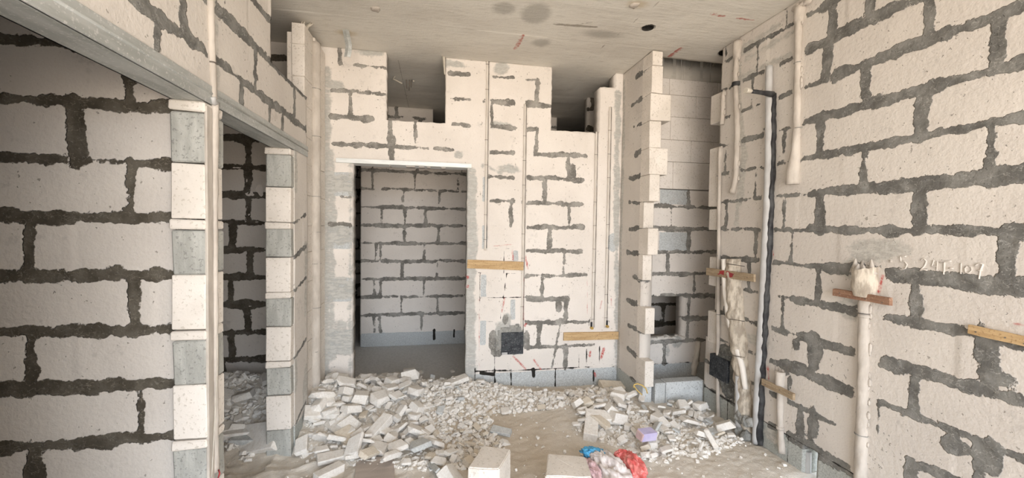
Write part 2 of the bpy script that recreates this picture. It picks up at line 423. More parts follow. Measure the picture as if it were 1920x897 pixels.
    o = link(name, me, mat or M_W, parent)
    if parent is None: props(o, kind='structure')
    return o

def row_of(z): return int(math.floor((z-.19)/.23))
def course_work(axis, val, a0, a1, z0, z1, bed_hw, joint_hw, px_joints=None, seed=0, blen=.57, drop=.0, k0=None, k1=None, jit=.12):
    """bed joints at every course and head joints: given as pixel columns per row, continued beyond them"""
    rnd = random.Random(seed); beds, joints = [], []
    kk0 = math.ceil((z0-.19)/.23-1e-6); kk1 = math.floor((z1-.19)/.23+1e-6)
    for k in range(kk0, kk1+1):
        a = a0
        while a < a1:
            n = min(a1, a+rnd.uniform(.25, .6))
            if rnd.random() >= drop: beds.append((a, L(k)+rnd.uniform(-.006, .006), n, L(k)+rnd.uniform(-.006, .006), bed_hw*rnd.uniform(.72, 1.25)))
            a = n
    for k in range(kk0-1, kk1+1):
        zl, zh = max(z0, L(k)), min(z1, L(k+1))
        if zh-zl < .03: continue
        js = []
        if px_joints and k in px_joints:
            js = sorted(at_z(u, (zl+zh)/2, axis, val)[0 if axis == 'Y' else 1] for u in px_joints[k])
        if not js:
            js = [a0 + (.15 if k % 2 else .42)+rnd.uniform(-jit, jit)*.5]
        x = js[0]
        while x-blen > a0: x -= blen+rnd.uniform(-jit, jit)*.4; js.append(x)
        x = max(js)
        while x+blen < a1: x += blen+rnd.uniform(-jit, jit)*.4; js.append(x)
        for x in js:
            if a0 < x < a1:
                joints.append((x+rnd.uniform(-.006, .006), zl, x+rnd.uniform(-.006, .006), zh, joint_hw*rnd.uniform(.75, 1.25)))
    return beds, joints
def px(axis, val, *pts):      # pixel polyline -> plane coordinates
    i = 0 if axis == 'Y' else 1
    return [(at(u, v, axis, val)[i], at(u, v, axis, val).z) for u, v in pts]
def strokes(axis, val, pts, hw):
    p = px(axis, val, *pts); return [(*a, *b, hw) for a, b in zip(p, p[1:])]
def prect(axis, val, u0, u1, v0, v1):
    um, vm = (u0+u1)/2, (v0+v1)/2; i = 0 if axis == 'Y' else 1
    aa = sorted((at(u0, vm, axis, val)[i], at(u1, vm, axis, val)[i])); zz = sorted((at(um, v0, axis, val).z, at(um, v1, axis, val).z))
    return (aa[0], aa[1], zz[0], zz[1])

# ================================================================== SETTING
# ---- right wall
RJ = {11: [1634, 1560], 10: [1550, 1743], 9: [1416+20, 1623, 1871], 8: [1470, 1537.6, 1728], 7: [1416, 1619, 1856], 6: [1470, 1537.6, 1723],
      5: [1416, 1484, 1885], 4: [1534.6, 1715], 3: [1469, 1859], 2: [1524, 1715], 1: [1640, 1835], 0: [1500, 1705]}
b, j = course_work('X', WR, YREAR, 3.16, .19, CEIL, .027, .024, RJ, seed=3, drop=.03, jit=.05)
pX = lambda *p: px('X', WR, *p)
# towards the back corner of this wall the joints are wiped thin
b2 = []
for s in b:
    f = 1.0 if max(s[0], s[2]) < 2.35 else .45
    b2.append((*s[:4], s[4]*f))
j = [(*s[:4], s[4]*(1.0 if s[0] < 2.3 else .4)) for s in j]
blobs = []
for (u, v, ru, rv, kind) in [(1525, 800, 11, 34, 'mortar'), (1885, 480, 17, 34, 'mortar'), (1493, 645, 8, 13, 'mortar'), (1527, 660, 14, 36, 'mortar'),
                             (1500, 692, 22, 10, 'mortar'), (1860, 860, 24, 40, 'mortar'), (1790, 835, 30, 18, 'mortar'), (1840, 640, 18, 40, 'mortar'),
                             (1720, 580, 10, 30, 'mortar'), (1870, 710, 30, 14, 'mortar'), (1680, 690, 20, 11, 'mortar'), (1478, 710, 8, 14, 'mortar'),
                             (1640, 470, 60, 22, 'smear'), (1420, 640, 26, 10, 'smear'), (1590, 505, 20, 20, 'smear'), (1450, 820, 18, 12, 'smear'),
                             (1440, 520, 9, 30, 'smear'), (1590, 580, 22, 20, 'smear'), (1400, 90, 40, 10, 'smear'), (1440, 60, 30, 6, 'smear')]:
    p = at(u, v, 'X', WR); p2 = at(u+ru, v, 'X', WR); p3 = at(u, v+rv, 'X', WR)
    blobs.append((p.y, p.z, abs(p2.y-p.y), abs(p3.z-p.z), kind))
cl = []
for (u0, v0, u1, v1, hw) in [(1383, 85, 1372, 360, .07), (1447, 120, 1420, 830, .075), (1496, 0, 1489, 345, .05), (1622, 500, 1618, 560, .10), (1621, 560, 1614, 897, .075), (1465, 700, 1462, 850, .05)]:
    y0, y1 = at(u0, v0, 'X', WR).y, at(u1, v1, 'X', WR).y; z0, z1 = at(u0, v0, 'X', WR).z, at(u1, v1, 'X', WR).z
    cl.append(((min(y0, y1)-hw, max(y0, y1)+hw*.5, min(z0, z1), max(z0, z1)), ('mortar',)))
y = at(1590, 700, 'X', WR).y
sm = strokes('X', WR, [(1400, 110), (1500, 50)], .02)+strokes('X', WR, [(1385, 150), (1440, 120), (1480, 105)], .02)
sm += strokes('X', WR, [(1380, 100), (1395, 300), (1380, 420)], .03)
reds = strokes('X', WR, [(1602, 515), (1598, 540)], .008)+strokes('X', WR, [(1655, 518), (1648, 548)], .010)+strokes('X', WR, [(1446, 462), (1451, 484)], .008)
reds += strokes('X', WR, [(1900, 608), (1920, 611)], .007)+strokes('X', WR, [(1440, 690), (1442, 712)], .012)+strokes('X', WR, [(1374, 600), (1390, 655)], .006)+strokes('X', WR, [(1387, 710), (1391, 740)], .012)
gr = [(YREAR, 3.16, 0, .185)]
dk = [(1.2, .188, 3.16, .188, .004)]+strokes('X', WR, [(1562, 640+3), (1560, 640+3)], .001)
dk += [(y_, 0, y_, .19, .003) for y_ in (1.72, 2.29, 2.86)]
pr = prect('X', WR, 1517, 1530, 846, 897)
y_gap = (at(1506, 850, 'X', WR).y, at(1533, 850, 'X', WR).y)
yU = at(1350, 250, 'X', WR).y
R_WALL = panel('wall_right', 'X', WR, -1, [(YREAR, 3.16, 0, .64), (YREAR, yU, .64, CEIL)], holes=[(min(y_gap), max(y_gap), .0, .19)], thick=.2, res=.0125, mat=M_W, beds=b2, joints=j,
      blobs=blobs, clear=cl, smears=sm, reds=reds, grays=gr, darks=dk, seed=3, relief=.0035)

# ---- back wall (runs behind the left side room too)
BJ = {12: [638], 11: [], 10: [657, 923], 9: [732, 780, 1005], 8: [736, 1067], 7: [1021], 6: [958, 1067], 5: [1030], 4: [1057], 3: [1017], 2: [1061], 1: [1010], 0: [1060]}
BJ11 = [1006]
BJ[11] = BJ11
YB = DB
b, j = course_work('Y', YB, -.95, 1.80, .42, CEIL, .019, .0, None, seed=5, drop=.0)
pat = []
def Bseg(u0, v0, u1, v1, hw): return strokes('Y', YB, [(u0, v0), (u1, v1)], hw)
beds = []
for (u0, u1, k, hw) in [  # bed joints showing in the back wall, by pixel columns
    (845, 880, 12, .018), (925, 962, 12, .014), (985, 1006, 12, .01), (665, 722, 12, .014), (845, 882, 11, .016), (910, 962, 11, .018), (990, 1032, 11, .016), (622, 722, 11, .014),
    (850, 880, 10, .012), (928, 965, 10, .018), (985, 1005, 10, .012), (622, 695, 10, .022), (625, 732, 9, .020), (735, 802, 9, .012), (815, 850, 9, .012), (913, 962, 9, .018), (1003, 1097, 9, .020),
    (915, 962, 8, .016), (985, 1092, 8, .019), (918, 962, 7, .013), (983, 1090, 7, .020), (983, 1092, 6, .019), (983, 1090, 5, .018), (985, 1098, 4, .018), (985, 1066, 3, .020),
    (985, 1112, 2, .017), (985, 1112, 1, .014), (640, 656, 7, .02), (620, 656, 6, .02)]:
    x0 = at_z(u0, L(k), 'Y', YB).x; x1 = at_z(u1, L(k), 'Y', YB).x; n = max(1, int((x1-x0)/.18))
    for i in range(n):
        beds.append((x0+(x1-x0)*i/n, L(k)+random.uniform(-.008, .008), x0+(x1-x0)*(i+1)/n, L(k)+random.uniform(-.008, .008), hw*random.uniform(.75, 1.25)))
joints = []
for k, us in BJ.items():
    for u in us:
        x = at_z(u, L(k)+.115, 'Y', YB).x; joints.append((x, L(k), x+random.uniform(-.01, .01), L(k+1) if k < 12 else CEIL, random.uniform(.014, .023)))
joints += Bseg(1052, 600, 1035, 690, .012)
bl2, jl2 = course_work('Y', YB, -3.3, -1.0, .19, CEIL, .024, .024, {8: [466], 7: [466], 6: [466], 5: [436], 4: [470], 3: [433], 2: [465], 1: [436]}, seed=8)
def blobY(lst, val=YB):
    out = []
    for (u, v, ru, rv, kind) in lst:
        p = at(u, v, 'Y', val); p2 = at(u+ru, v, 'Y', val); p3 = at(u, v+rv, 'Y', val)
        out.append((p.x, p.z, abs(p2.x-p.x), abs(p3.z-p.z), kind))
    return out
blobs = blobY([(685, 225, 13, 8, 'mortar'), (860, 290, 9, 7, 'smear'), (735, 262, 9, 8, 'mortar'), (855, 120, 22, 6, 'smear'), (940, 128, 14, 14, 'smear'), (930, 235, 30, 8, 'smear'),
               (955, 318, 20, 8, 'smear'), (1150, 455, 11, 18, 'gray'), (938, 630, 12, 26, 'smear'), (950, 603, 9, 14, 'smear'), (934, 655, 13, 14, 'mortar'), (987, 640, 6, 16, 'mortar'), (948, 600, 5, 8, 'mortar'),
               (925, 640, 7, 22, 'mortar'), (935, 625, 9, 8, 'smear'), (1109, 606, 7, 10, 'mortar'), (1138, 604, 5, 10, 'mortar'), (1073, 325, 8, 16, 'mortar'), (630, 160, 14, 8, 'smear'), (640, 345, 16, 18, 'smear'),
               (636, 440, 20, 22, 'smear'), (636, 540, 20, 20, 'smear'), (634, 630, 20, 30, 'smear'), (700, 98, 24, 8, 'smear'), (1047, 575, 6, 12, 'mortar')])
xj = at(660, 600, 'Y', YB).x; xr = at(874, 600, 'Y', YB).x
sm = []
sm += [(-.925, .2, -.925, 2.9, .030), (xj-.015, .2, xj-.015, 2.08, .010)]                   # cement down the left corner
sm += [(xr+.035, .1, xr+.035, 2.05, .05)]                                                  # render down the door jamb
sm += strokes('Y', YB, [(1158, 175), (1156, 420), (1158, 690)], .028)
for k in (1, 3, 5, 7): sm += [(-.90, L(k)+.11, xj-.02, L(k)+.11, .085)]
sm += [(-.885, .4, -.885, 2.2, .03)]
sm += strokes('Y', YB, [(905, 310), (940, 325)], .02)+strokes('Y', YB, [(640, 330), (655, 340)], .02)
grays = [(-.93, 1.83, 0, .185)]
for (u0, u1, v0, v1) in [(905, 914, 332, 378), (904, 914, 423, 467), (901, 912, 515, 557), (900, 911, 602, 648), (962, 972, 470, 490), (957, 966, 562, 600)]: grays.append(prect('Y', YB, u0, u1, v0, v1))
for k in (1, 3, 5, 7): grays.append((-.92, xj-.0, L(k)+.01, L(k+1)-.012))
chase_u = [(907, 918, 113, 470), (979, 985, 195, 640), (1111, 1120, 247, 618), (1139, 1142, 200, 615)]
clear = []; recess = []; darks = []
for (u0, u1, v0, v1) in chase_u:
    p0 = at((u0+u1)/2+0, v0, 'Y', YB); p1 = at((u0+u1)/2, v1, 'Y', YB); c = (p0.x+p1.x)/2
    clear.append(((c-.028, c+.028, p1.z, p0.z), ('mortar', 'smear'))); recess.append(((c-.016, c+.016, p1.z, p0.z), .016))
# cut outlines of the wide chase around the black box
for pts in [[(897, 467), (972, 467)], [(897, 512), (985, 513)], [(900, 512), (900, 600)], [(945, 470), (945, 513)], [(950, 513), (938, 600)], [(898, 558), (985, 558)], [(900, 603), (925, 603)], [(927, 650), (927, 693)], [(958, 665), (958, 695)], [(1085, 655), (1085, 690)], [(1100, 655), (1100, 690)], [(1124, 650), (1124, 688)]]:
    darks += strokes('Y', YB, pts, .0035)
darks += strokes('Y', YB, [(893, 697), (990, 694), (1155, 687)], .005)
for u in (928, 958, 1041, 1113): darks += strokes('Y', YB, [(u, 694), (u, 735)], .006)
darks += strokes('Y', YB, [(902, 700), (925, 703)], .014)+strokes('Y', YB, [(1000, 693), (1001, 706)], .014)+strokes('Y', YB, [(891, 690), (890, 725)], .004)
darks += [(-.90, .19, xj-.02, .19, .005)]
reds = []
for pts, hw in [([(925, 462), (968, 458)], .004), ([(961, 470), (962, 487)], .010), ([(985, 480), (990, 505)], .008), ([(982, 522), (981, 600)], .007), ([(946, 560), (941, 585)], .008), ([(962, 668), (985, 692)], .009), ([(1001, 675), (1014, 693)], .009),
                ([(1132, 655), (1127, 672)], .012), ([(1107, 660), (1106, 668)], .010), ([(1115, 700), (1117, 706)], .008), ([(1128, 565), (1125, 580)], .008), ([(986, 608), (984, 612)], .016), ([(1146, 560), (1147, 575)], .006), ([(898, 560), (899, 690)], .004), ([(877, 520), (877, 521)], .016), ([(877, 537), (877, 538)], .016), ([(1101, 520), (1101, 590)], .003)]:
    reds += strokes('Y', YB, pts, hw)
# door, the two high openings, missing head of the last pier
door_rect = (xj, xr, 0, 2.10)
hole1 = (-.437, .078, 2.492, CEIL); hole2 = (1.068, 1.555, 2.492, CEIL); hole3 = (1.555, 1.715, 2.935, CEIL)
panel('wall_back', 'Y', YB, -1, [(-3.3, 1.84, 0, CEIL)], holes=[door_rect, hole1, hole2, hole3], thick=.15, res=.0125, mat=M_WB,
      beds=beds, joints=joints, blobs=blobs, smears=sm, grays=grays, clear=clear, recess=recess, darks=darks, reds=reds, seed=11, relief=.004, edge=.006)
# skin of the same wall inside the side room (dark untreated joints)
panel('wall_side_room_back', 'Y', YB-.006, -1, [(-3.3, -1.10, 0, CEIL)], thick=.0, res=.016, mat=M_WD, beds=bl2, joints=jl2, seed=15)

# ---- masonry in the alcove right of the stub wall
NJ = {7: [1291], 6: [1258], 5: [1292], 4: [1252], 3: [1302], 2: [1291], 1: [], 0: [1245]}
b, j = course_work('Y', YB, 1.84, 2.95, .2, L(8)+.02, .019, .017, NJ, seed=21, jit=.02)
zn = at(1290, 357, 'Y', YB).z
hw_ = prect('Y', YB, 1219, 1283, 556, 634)
gr = [prect('Y', YB, 1238, 1291, 352, 384), prect('Y', YB, 1236, 1291, 436, 471), (1.84, 2.95, 0, .19)]
panel('wall_alcove', 'Y', YB, -1, [(1.84, 2.95, 0, zn)], holes=[(1.84, hw_[1], hw_[2], hw_[3])], thick=.15, res=.0125, mat=M_WB, beds=b, joints=j, grays=gr,
      darks=[(1.84, .192, 2.95, .192, .005)], blobs=blobY([(1270, 640, 10, 12, 'smear'), (1250, 660, 6, 12, 'smear')]), seed=22)
# clean thin-jointed blocks above it
bm = bmesh.new(); ys = YB-.03
rowsN = [(zn+.005, at(1290, 305, 'Y', ys).z, [1262]), (at(1290, 305, 'Y', ys).z, at(1290, 264, 'Y', ys).z, [1296]), (at(1290, 264, 'Y', ys).z, at(1290, 221, 'Y', ys).z, [1257, 1348]),
         (at(1290, 221, 'Y', ys).z, at(1290, 180, 'Y', ys).z, [1306, 1375]), (at(1290, 180, 'Y', ys).z, at(1290, 150, 'Y', ys).z, [1256, 1347])]
for (z0, z1, us) in rowsN:
    xs = [1.80]+[at_z(u, (z0+z1)/2, 'Y', ys).x for u in us]+[2.95]
    for x0, x1 in zip(xs, xs[1:]):
        if x1-x0 > .02: bbox(bm, x0+.0015, x1-.0015, ys+random.uniform(-.003, .003), ys+.16, z0+.0015, z1-.0015, .003)
zt = rowsN[-1][1]
o = props(from_bm('wall_alcove_upper', bm, M_BLKL), kind='structure')
bm = bmesh.new(); bbox(bm, 1.80, 2.95, YB+.005, YB+.2, zt+.0, 3.75, .004)
o = props(from_bm('beam_alcove', bm, M_BEAM), kind='structure')
# the sill of rubble mortar in the small opening and the blocks behind it
b, j = course_work('Y', DB+.75, 1.4, 3.0, 0, CEIL, .026, .026, None, seed=31)
panel('wall_shaft', 'Y', DB+.75, -1, [(1.72, 3.2, 0, CEIL)], thick=.1, res=.03, mat=M_WD, beds=b, joints=j, seed=31)

# ---- stub wall between room and alcove: a masonry face with toothed block ends
sX = 1.791; yS = 3.24
b, j = course_work('X', sX, yS, DB, .2, CEIL, .016, .014, None, seed=41, blen=3)
st = []
for k in range(0, 13):
    st.append((yS+.02+.10*(k % 2), L(k)+random.uniform(-.01, .01), yS+random.uniform(.2, .34), L(k)+random.uniform(-.015, .02), random.uniform(.014, .026)))
jn = [(yS+.045, L(9), yS+.04, L(10), .012), (yS+.05, L(11)-.02, yS+.045, L(11)+.1, .010), (yS+.05, L(7), yS+.04, L(8), .012)]
panel('wall_stub', 'X', sX, -1, [(yS+.06, DB, 0, CEIL-.005)], thick=.10, res=.0125, mat=M_W, beds=st, joints=jn, grays=[(yS-.1, DB, 0, .185)],
      smears=[(DB-.03, .2, DB-.03, 3.0, .02)], seed=42, darks=[(yS, .19, DB, .19, .003)])
bm = bmesh.new()
ENDS = {12: (1224, 1243), 11: (1222, 1243), 10: (1220, 1258), 9: (1218, 1240), 8: (1218, 1252), 7: (1218, 1237), 6: (1207, 1226), 5: (1215, 1234), 4: (1205, 1222),
        3: (1201, 1219), 2: (1210, 1228), 1: (1198, 1216), 0: (1209, 1226), -1: (1205, 1222)}
for k in range(-1, 13):
    z0, z1 = (0, .19) if k < 0 else (L(k), min(L(k+1), CEIL-.01))
    uL, uR = ENDS[k]; P = at_z(uL, (z0+z1)/2, 'X', sX-.004); yf = P.y
    x1 = at_z(uR, (z0+z1)/2, 'Y', yf).x
    bbox(bm, sX-.004, x1, yf, 3.36, z0+.002, z1-.002, .004, .002, mi=1 if k < 0 else 0)
props(from_bm('wall_stub_end', bm, [M_BLK, M_GRYB]), kind='structure')

# ---- right wall's toothed end at the alcove
bm = bmesh.new()
for (u0, u1, v0, v1) in [(1333, 1358, 178, 232), (1330, 1350, 278, 388), (1330, 1350, 392, 432), (1330, 1349, 482, 535), (1327, 1345, 582, 640)]:
    p = at(u0, (v0+v1)/2, 'Y', 3.13); q = at(u1, (v0+v1)/2, 'Y', 3.13); z1 = at(u0, v0, 'Y', 3.13).z; z0 = at(u0, v1, 'Y', 3.13).z
    ye = at(u0, (v0+v1)/2, 'X', WR).y
    bbox(bm, WR-.004, WR+.15, yU-.03, ye, z0, z1, .006, .003)
props(from_bm('wall_right_toothing', bm, [M_BLK]), kind='structure')

# ---- curb of grey block across the alcove
zc0 = .225
bm = bmesh.new(); bbox(bm, sX+.10, sX+.20, 3.2, 3.30, 0, zc0-.005, .006, .002, 0); bbox(bm, sX+.202, WR+.03, 3.195, 3.30, 0, zc0, .006, .002, 0)
props(from_bm('curb_alcove', bm, [M_GRYB]), kind='structure')

# ---- corridor wall seen through the door
CJ = {8: [698.6, 778, 859], 7: [756, 823.5], 6: [716, 760, 797.6], 5: [758.6, 823], 4: [705, 714, 796], 3: [755, 820], 2: [702, 713.6, 795], 1: [753, 820], 0: [701, 712.5, 791]}
xl = at(676, 480, 'Y', DC).x
b, j = course_work('Y', DC, xl, 1.72, .2, CEIL, .017, .014, CJ, seed=51, blen=.56, jit=.03)
g1 = at(812, 215, 'Y', DC).x; g2 = 1.35
panel('wall_corridor', 'Y', DC, -1, [(xl, 1.62, 0, CEIL)], holes=[(g1, g2, 2.62, CEIL)], thick=.15, res=.02, mat=M_WB, beds=b, joints=j, grays=[(xl, 1.7, 0, .185)],
      darks=[(xl, .19, 1.7, .19, .005)]+strokes('Y', DC, [(814, 619), (814, 636)], .018)+strokes('Y', DC, [(851, 619), (851, 632)], .012), seed=52)
# outer shell of the flat beyond
def plain_wall(name, axis, val, face, rects, **kw):
    a0 = min(r[0] for r in rects); a1 = max(r[1] for r in rects)
    b, j = course_work(axis, val, a0, a1, .0, CEIL, .022, .02, None, seed=kw.get('seed', 1))
    return panel(name, axis, val, face, rects, thick=.15, res=.04, mat=M_WD, beds=b, joints=j, **kw)
plain_wall('wall_neighbour', 'Y', 3.02, 1, [(WR+.19, 3.3, 0, CEIL)], seed=65)
plain_wall('wall_far_back', 'Y', 8.2, -1, [(-3.6, 3.8, 0, CEIL)], seed=61)
plain_wall('wall_far_left', 'X', -3.3, 1, [(YREAR, 8.2, 0, CEIL)], seed=62)
plain_wall('wall_far_right', 'X', 3.3, -1, [(2.9, 8.2, 0, CEIL)], seed=63)
plain_wall('wall_rear', 'Y', YREAR, 1, [(-3.3, WR+.2, 0, CEIL)], holes=[(WIN[0], WIN[1], -.1, WIN[3])], seed=64)

# ---- left wall: solid near part, masonry over the steel lintel
b, j = course_work('X', WL, .2, 3.235, 2.14, CEIL, .023, .018, {10: [422], 9: [343, 480, 231], 8: [452, 530, 505]}, seed=71, blen=.6, jit=.03)
mort_patch = []
xp = at(408, 80, 'X', WL).y
cl = [((at(397, 80, 'X', WL).y-.022, at(397, 80, 'X', WL).y+.03, 2.10, CEIL), ('mortar',)), ((at(375, 100, 'X', WL).y-.08, at(375, 100, 'X', WL).y+.04, 2.55, 2.95), ('mortar',))]
panel('wall_left', 'X', WL, 1, [(YREAR, .95, 0, CEIL), (.95, 3.235, 2.13, 2.49), (.95, 2.578, 2.49, CEIL)], thick=.12, res=.0125, mat=M_W, beds=b, joints=j,
      smears=[(xp, 2.15, xp, 3.0, .014), (1.3, 2.2, 1.32, 3.05, .02)], clear=cl, seed=72, relief=.004,
      blobs=[(at(497, 180, 'X', WL).y-.12, 2.33, .04, .03, 'mortar'), (at(240, 20, 'X', WL).y, 2.38, .05, .03, 'mortar')])
# steel lintel: angle with a rolled web
bm = bmesh.new()
bbox(bm, WL-.122, WL+.004, .3, 3.24, 2.055, 2.075, .002)
bbox(bm, WL-.004, WL+.008, .3, 3.24, 2.055, 2.132, .002)
bbox(bm, WL-.122, WL-.112, .3, 3.24, 2.055, 2.132, .002)
tube(bm, [(WL+.006, .3, 2.10), (WL+.006, 3.24, 2.10)], .006, 8, sub=0)
o = from_bm('beam_left_opening', bm, M_STEEL); props(o, kind='structure')
# ---- cross wall between the two side rooms
b, j = course_work('Y', YC, -3.3, -1.05, .19, CEIL, .023, .022, {9: [93], 8: [246], 7: [143], 6: [248], 5: [55], 4: [254], 3: [61], 2: [264], 1: [65]}, seed=81, jit=.03)
sm = [( at_z(u, L(k)+.12, 'Y', YC).x, L(k)+.01, at_z(u, L(k)+.12, 'Y', YC).x+.006, L(k)+.22, .006) for k, u in ((4, 254), (2, 263), (7, 143))]
o = panel('wall_cross', 'Y', YC, -1, [(-3.3, -1.062, 0, CEIL)], thick=.10, res=.0125, mat=M_WD, beds=b, joints=j, seed=82)
# ---- toothed piers of the left wall
def pier(name, x0, x1, y0, y1, z_top, phase):
    bm = bmesh.new(); k = 0; z = 0
    bbox(bm, x0, x1, y0, y1, 0, L(0)-.002, .005, .003, 1)
    for k in range(0, 9):
        z0, z1 = L(k), min(L(k+1), z_top)
        if z0 >= z_top: break
        if z_top - z1 < .05: z1 = z_top
        if (k % 2) == phase:      # grey block with a thin packing slab over it
            bbox(bm, x0, x1, y0+.004, y1, z0+.002, z1-.044, .006, .004, 1)
            bbox(bm, x0-.004, x1+.002, y0-.006, y1, z1-.042, z1-.002, .006, .004, 0)
        else: bbox(bm, x0, x1, y0, y1, z0+.002, z1-.002, .004, .002, 0)
    return props(from_bm(name, bm, [M_BLK, M_GRY]), kind='structure')
p1y0 = at(385, 500, 'X', WL).y; p1y1 = at(419, 500, 'X', WL).y
pier('pillar_near', -1.062, WL-.0, p1y0, p1y1, 2.055, 1)
p2y0 = at(545, 700, 'X', WL).y
pier('pillar_middle', at(498, 600, 'Y', p2y0).x, WL, p2y0, 3.10, 2.055, 1)
# cement-smeared side skin of the middle pier
b, j = course_work('X', WL+.004, p2y0+.05, 3.24, .2, 2.05, .012, .010, None, seed=91, blen=3)
panel('wall_left_return', 'X', WL+.004, 1, [(p2y0+.06, 3.235, 0, 2.055)], thick=.10, res=.0125, mat=M_W, beds=[(p2y0+.0, L(k)-.02, 3.2, L(k)+.06, .010) for k in (0, 2, 4, 5, 6)],
      grays=[(p2y0, 3.235, 0, .18)], smears=[(p2y0+.09, L(7), p2y0+.09, L(8), .04), (p2y0+.08, L(1), p2y0+.08, L(2), .03), (3.15, .0, 3.2, .5, .05), (3.2, .9, 3.2, 1.4, .03)], seed=92)
# ---- corner column with the pipe chase
y0c = 3.235
bm = bmesh.new()
xcol = at(537, 110, 'Y', y0c).x
zct = at(555, 60, 'Y', y0c).z
bbox(bm, xcol, WL-.02, y0c, 3.40, 2.3, zct, .003, .003)
zt = 3.0; z = 0
while z < 2.98:
    z1 = min(z+random.choice([.20, .23, .23]), 3.02)
    bbox(bm, WL-.10, WL-.012, y0c-.01, 3.46, z+.001, z1-.001, .004, .002)
    bbox(bm, WL-.10, WL-.002, 3.44, 3.752, z+.001, z1-.001, .004, .002)
    z = z1
props(from_bm('column_corner', bm, [M_BLK]), kind='structure')

# ---- ceiling with its marks and two pipe holes
def cp(u, v): p = at(u, v, 'Z', CEIL); return (p.x, p.y)
def cst(pts, hw):
    q = [cp(*p) for p in pts]; return [(*a, *b, hw) for a, b in zip(q, q[1:])]
h1 = cp(1215, 53); h2 = cp(1366, 98)
reds = cst([(980, 66), (965, 94)], .014)+cst([(1277, 90), (1255, 106)], .014)+cst([(1332, 26), (1358, 31)], .012)+cst([(1382, 35), (1412, 39)], .010)
lines = cst([(897, 0), (885, 72)], .004)+cst([(1240, 0), (1090, 120)], .005)+cst([(1085, 0), (1140, 30)], .003)
lines += [(-.6, 4.9, 3, 4.9, .004), (-2, 2.0, -1.0, 2.2, .003)]+cst([(1040, 45), (1120, 52)], .012)+cst([(1060, 50), (1110, 42)], .004)
for x in (-.35, .05): lines.append((x, 3.9, x, 7, .003))
bl = []
for (u, v, ru, rv, kd) in [(945, 16, 24, 12, 'smear'), (1005, 26, 30, 20, 'smear'), (1015, 80, 20, 8, 'smear'), (1130, 65, 40, 8, 'smear'), (1195, 8, 22, 8, 'gray'), (650, 62, 20, 5, 'gray')]:
    p = at(u, v, 'Z', CEIL); p2 = at(u+ru, v, 'Z', CEIL); p3 = at(u, v+rv, 'Z', CEIL)
    bl.append((p.x, p.y, abs(p2.x-p.x), abs(p3.y-p.y), kd))
yh = at(1300, 114, 'Z', CEIL).y
panel('ceiling', 'Z', CEIL, -1, [(-3.5, 3.5, YREAR-.2, 8.4)], holes=[(1.90, 2.90, yh, DB+.004)], thick=.2, res=.03, mat=M_CEIL, reds=reds, beds=lines, blobs=bl, relief=.003,
      round_holes=[(h1[0], h1[1], .052), (h2[0], h2[1], .085)], seed=101, edge=.006)
bm = bmesh.new(); bbox(bm, 1.78, 3.0, yh-.1, DB+.2, 3.70, 3.80, .004); bbox(bm, 1.80, 1.90, yh-.1, DB+.01, 3.275, 3.70, .004); bbox(bm, 2.90, 3.0, yh-.1, DB+.01, 3.275, 3.70, .004); bbox(bm, 1.90, 2.90, yh-.1, yh-.01, 3.275, 3.70, .004)
props(from_bm('ceiling_recess', bm, M_CEM), kind='structure')
bm = bmesh.new()  # lining and cap of both holes, coloured dark in place of shade
for hh, r in ((h1, .054), (h2, .087)):
    tube(bm, [(hh[0], hh[1], CEIL-.001), (hh[0], hh[1], CEIL+.19)], r-.012, 20, jit=.02, cap=False)
    bmesh.ops.create_circle(bm, cap_ends=True, radius=r+.01, segments=20, matrix=Matrix.Translation((hh[0], hh[1], CEIL+.19)))
props(from_bm('ceiling_hole_shade', bm, M_HOLE), kind='structure')

# ---- floor: dusty, heaped under the rubble
def heap(X, Y):
    g = lambda cx, cy, sx, sy, h: h*np.exp(-((X-cx)/sx)**2-((Y-cy)/sy)**2)
    z = g(-.45, 3.75, .60, .50, .125)+g(-.85, 3.35, .25, .35, .10)+g(.15, 3.55, .35, .40, .10)+g(.6, 3.55, .4, .30, .09)+g(1.35, 3.3, .50, .36, .11)+g(1.2, 2.95, .35, .22, .05)
    z = z+g(2.1, 3.0, .25, .35, .05)+g(-1.6, 3.5, .75, .32, .40)
    return z
xs = grid_lines(-3.4, 3.4, .02, [], [(-1.1, 2.36, .0125)]); ysl = grid_lines(YREAR-.1, 8.3, .04, [], [(1.7, 4.2, .0125)])
X, Y = np.meshgrid(xs, ysl, indexing='ij')
def floor_z(X, Y):
    z = heap(X, Y)*.9
    z = z+(fbm(X*2.2, Y*2.2, 201, 4)-.5)*.030+(fbm(X*14, Y*22, 202, 3)-.5)*.016+(fbm(X*45, Y*45, 203, 2)-.5)*.008
    rid = np.abs(fbm(X*3.2+Y*2.4, Y*4.2-X*1.2, 205, 3)-.5)
    left = 1/(1+np.exp((X+.25)*9))*(1/(1+np.exp((Y-3.3)*9)))*(1/(1+np.exp(-(Y-1.6)*9)))
    z = z+left*(.018-rid*.13)
    cor = 1/(1+np.exp(-(Y-4.0)*14))
    return z*(1-.72*cor)+.01*cor
Z = floor_z(X, Y)
V = np.stack([X.ravel(), Y.ravel(), Z.ravel()], 1); nx, ny = X.shape
I = np.arange(nx*ny).reshape(nx, ny)
F = np.stack([I[:-1, :-1].ravel(), I[1:, :-1].ravel(), I[1:, 1:].ravel(), I[:-1, 1:].ravel()], 1)
me = bpy.data.meshes.new('floor'); me.vertices.add(len(V)); me.vertices.foreach_set('co', V.astype(np.float32).ravel())
me.loops.add(F.size); me.loops.foreach_set('vertex_index', F.astype(np.int32).ravel()); me.polygons.add(len(F)); me.polygons.foreach_set('loop_start', np.arange(0, F.size, 4, dtype=np.int32))
me.update(calc_edges=True)
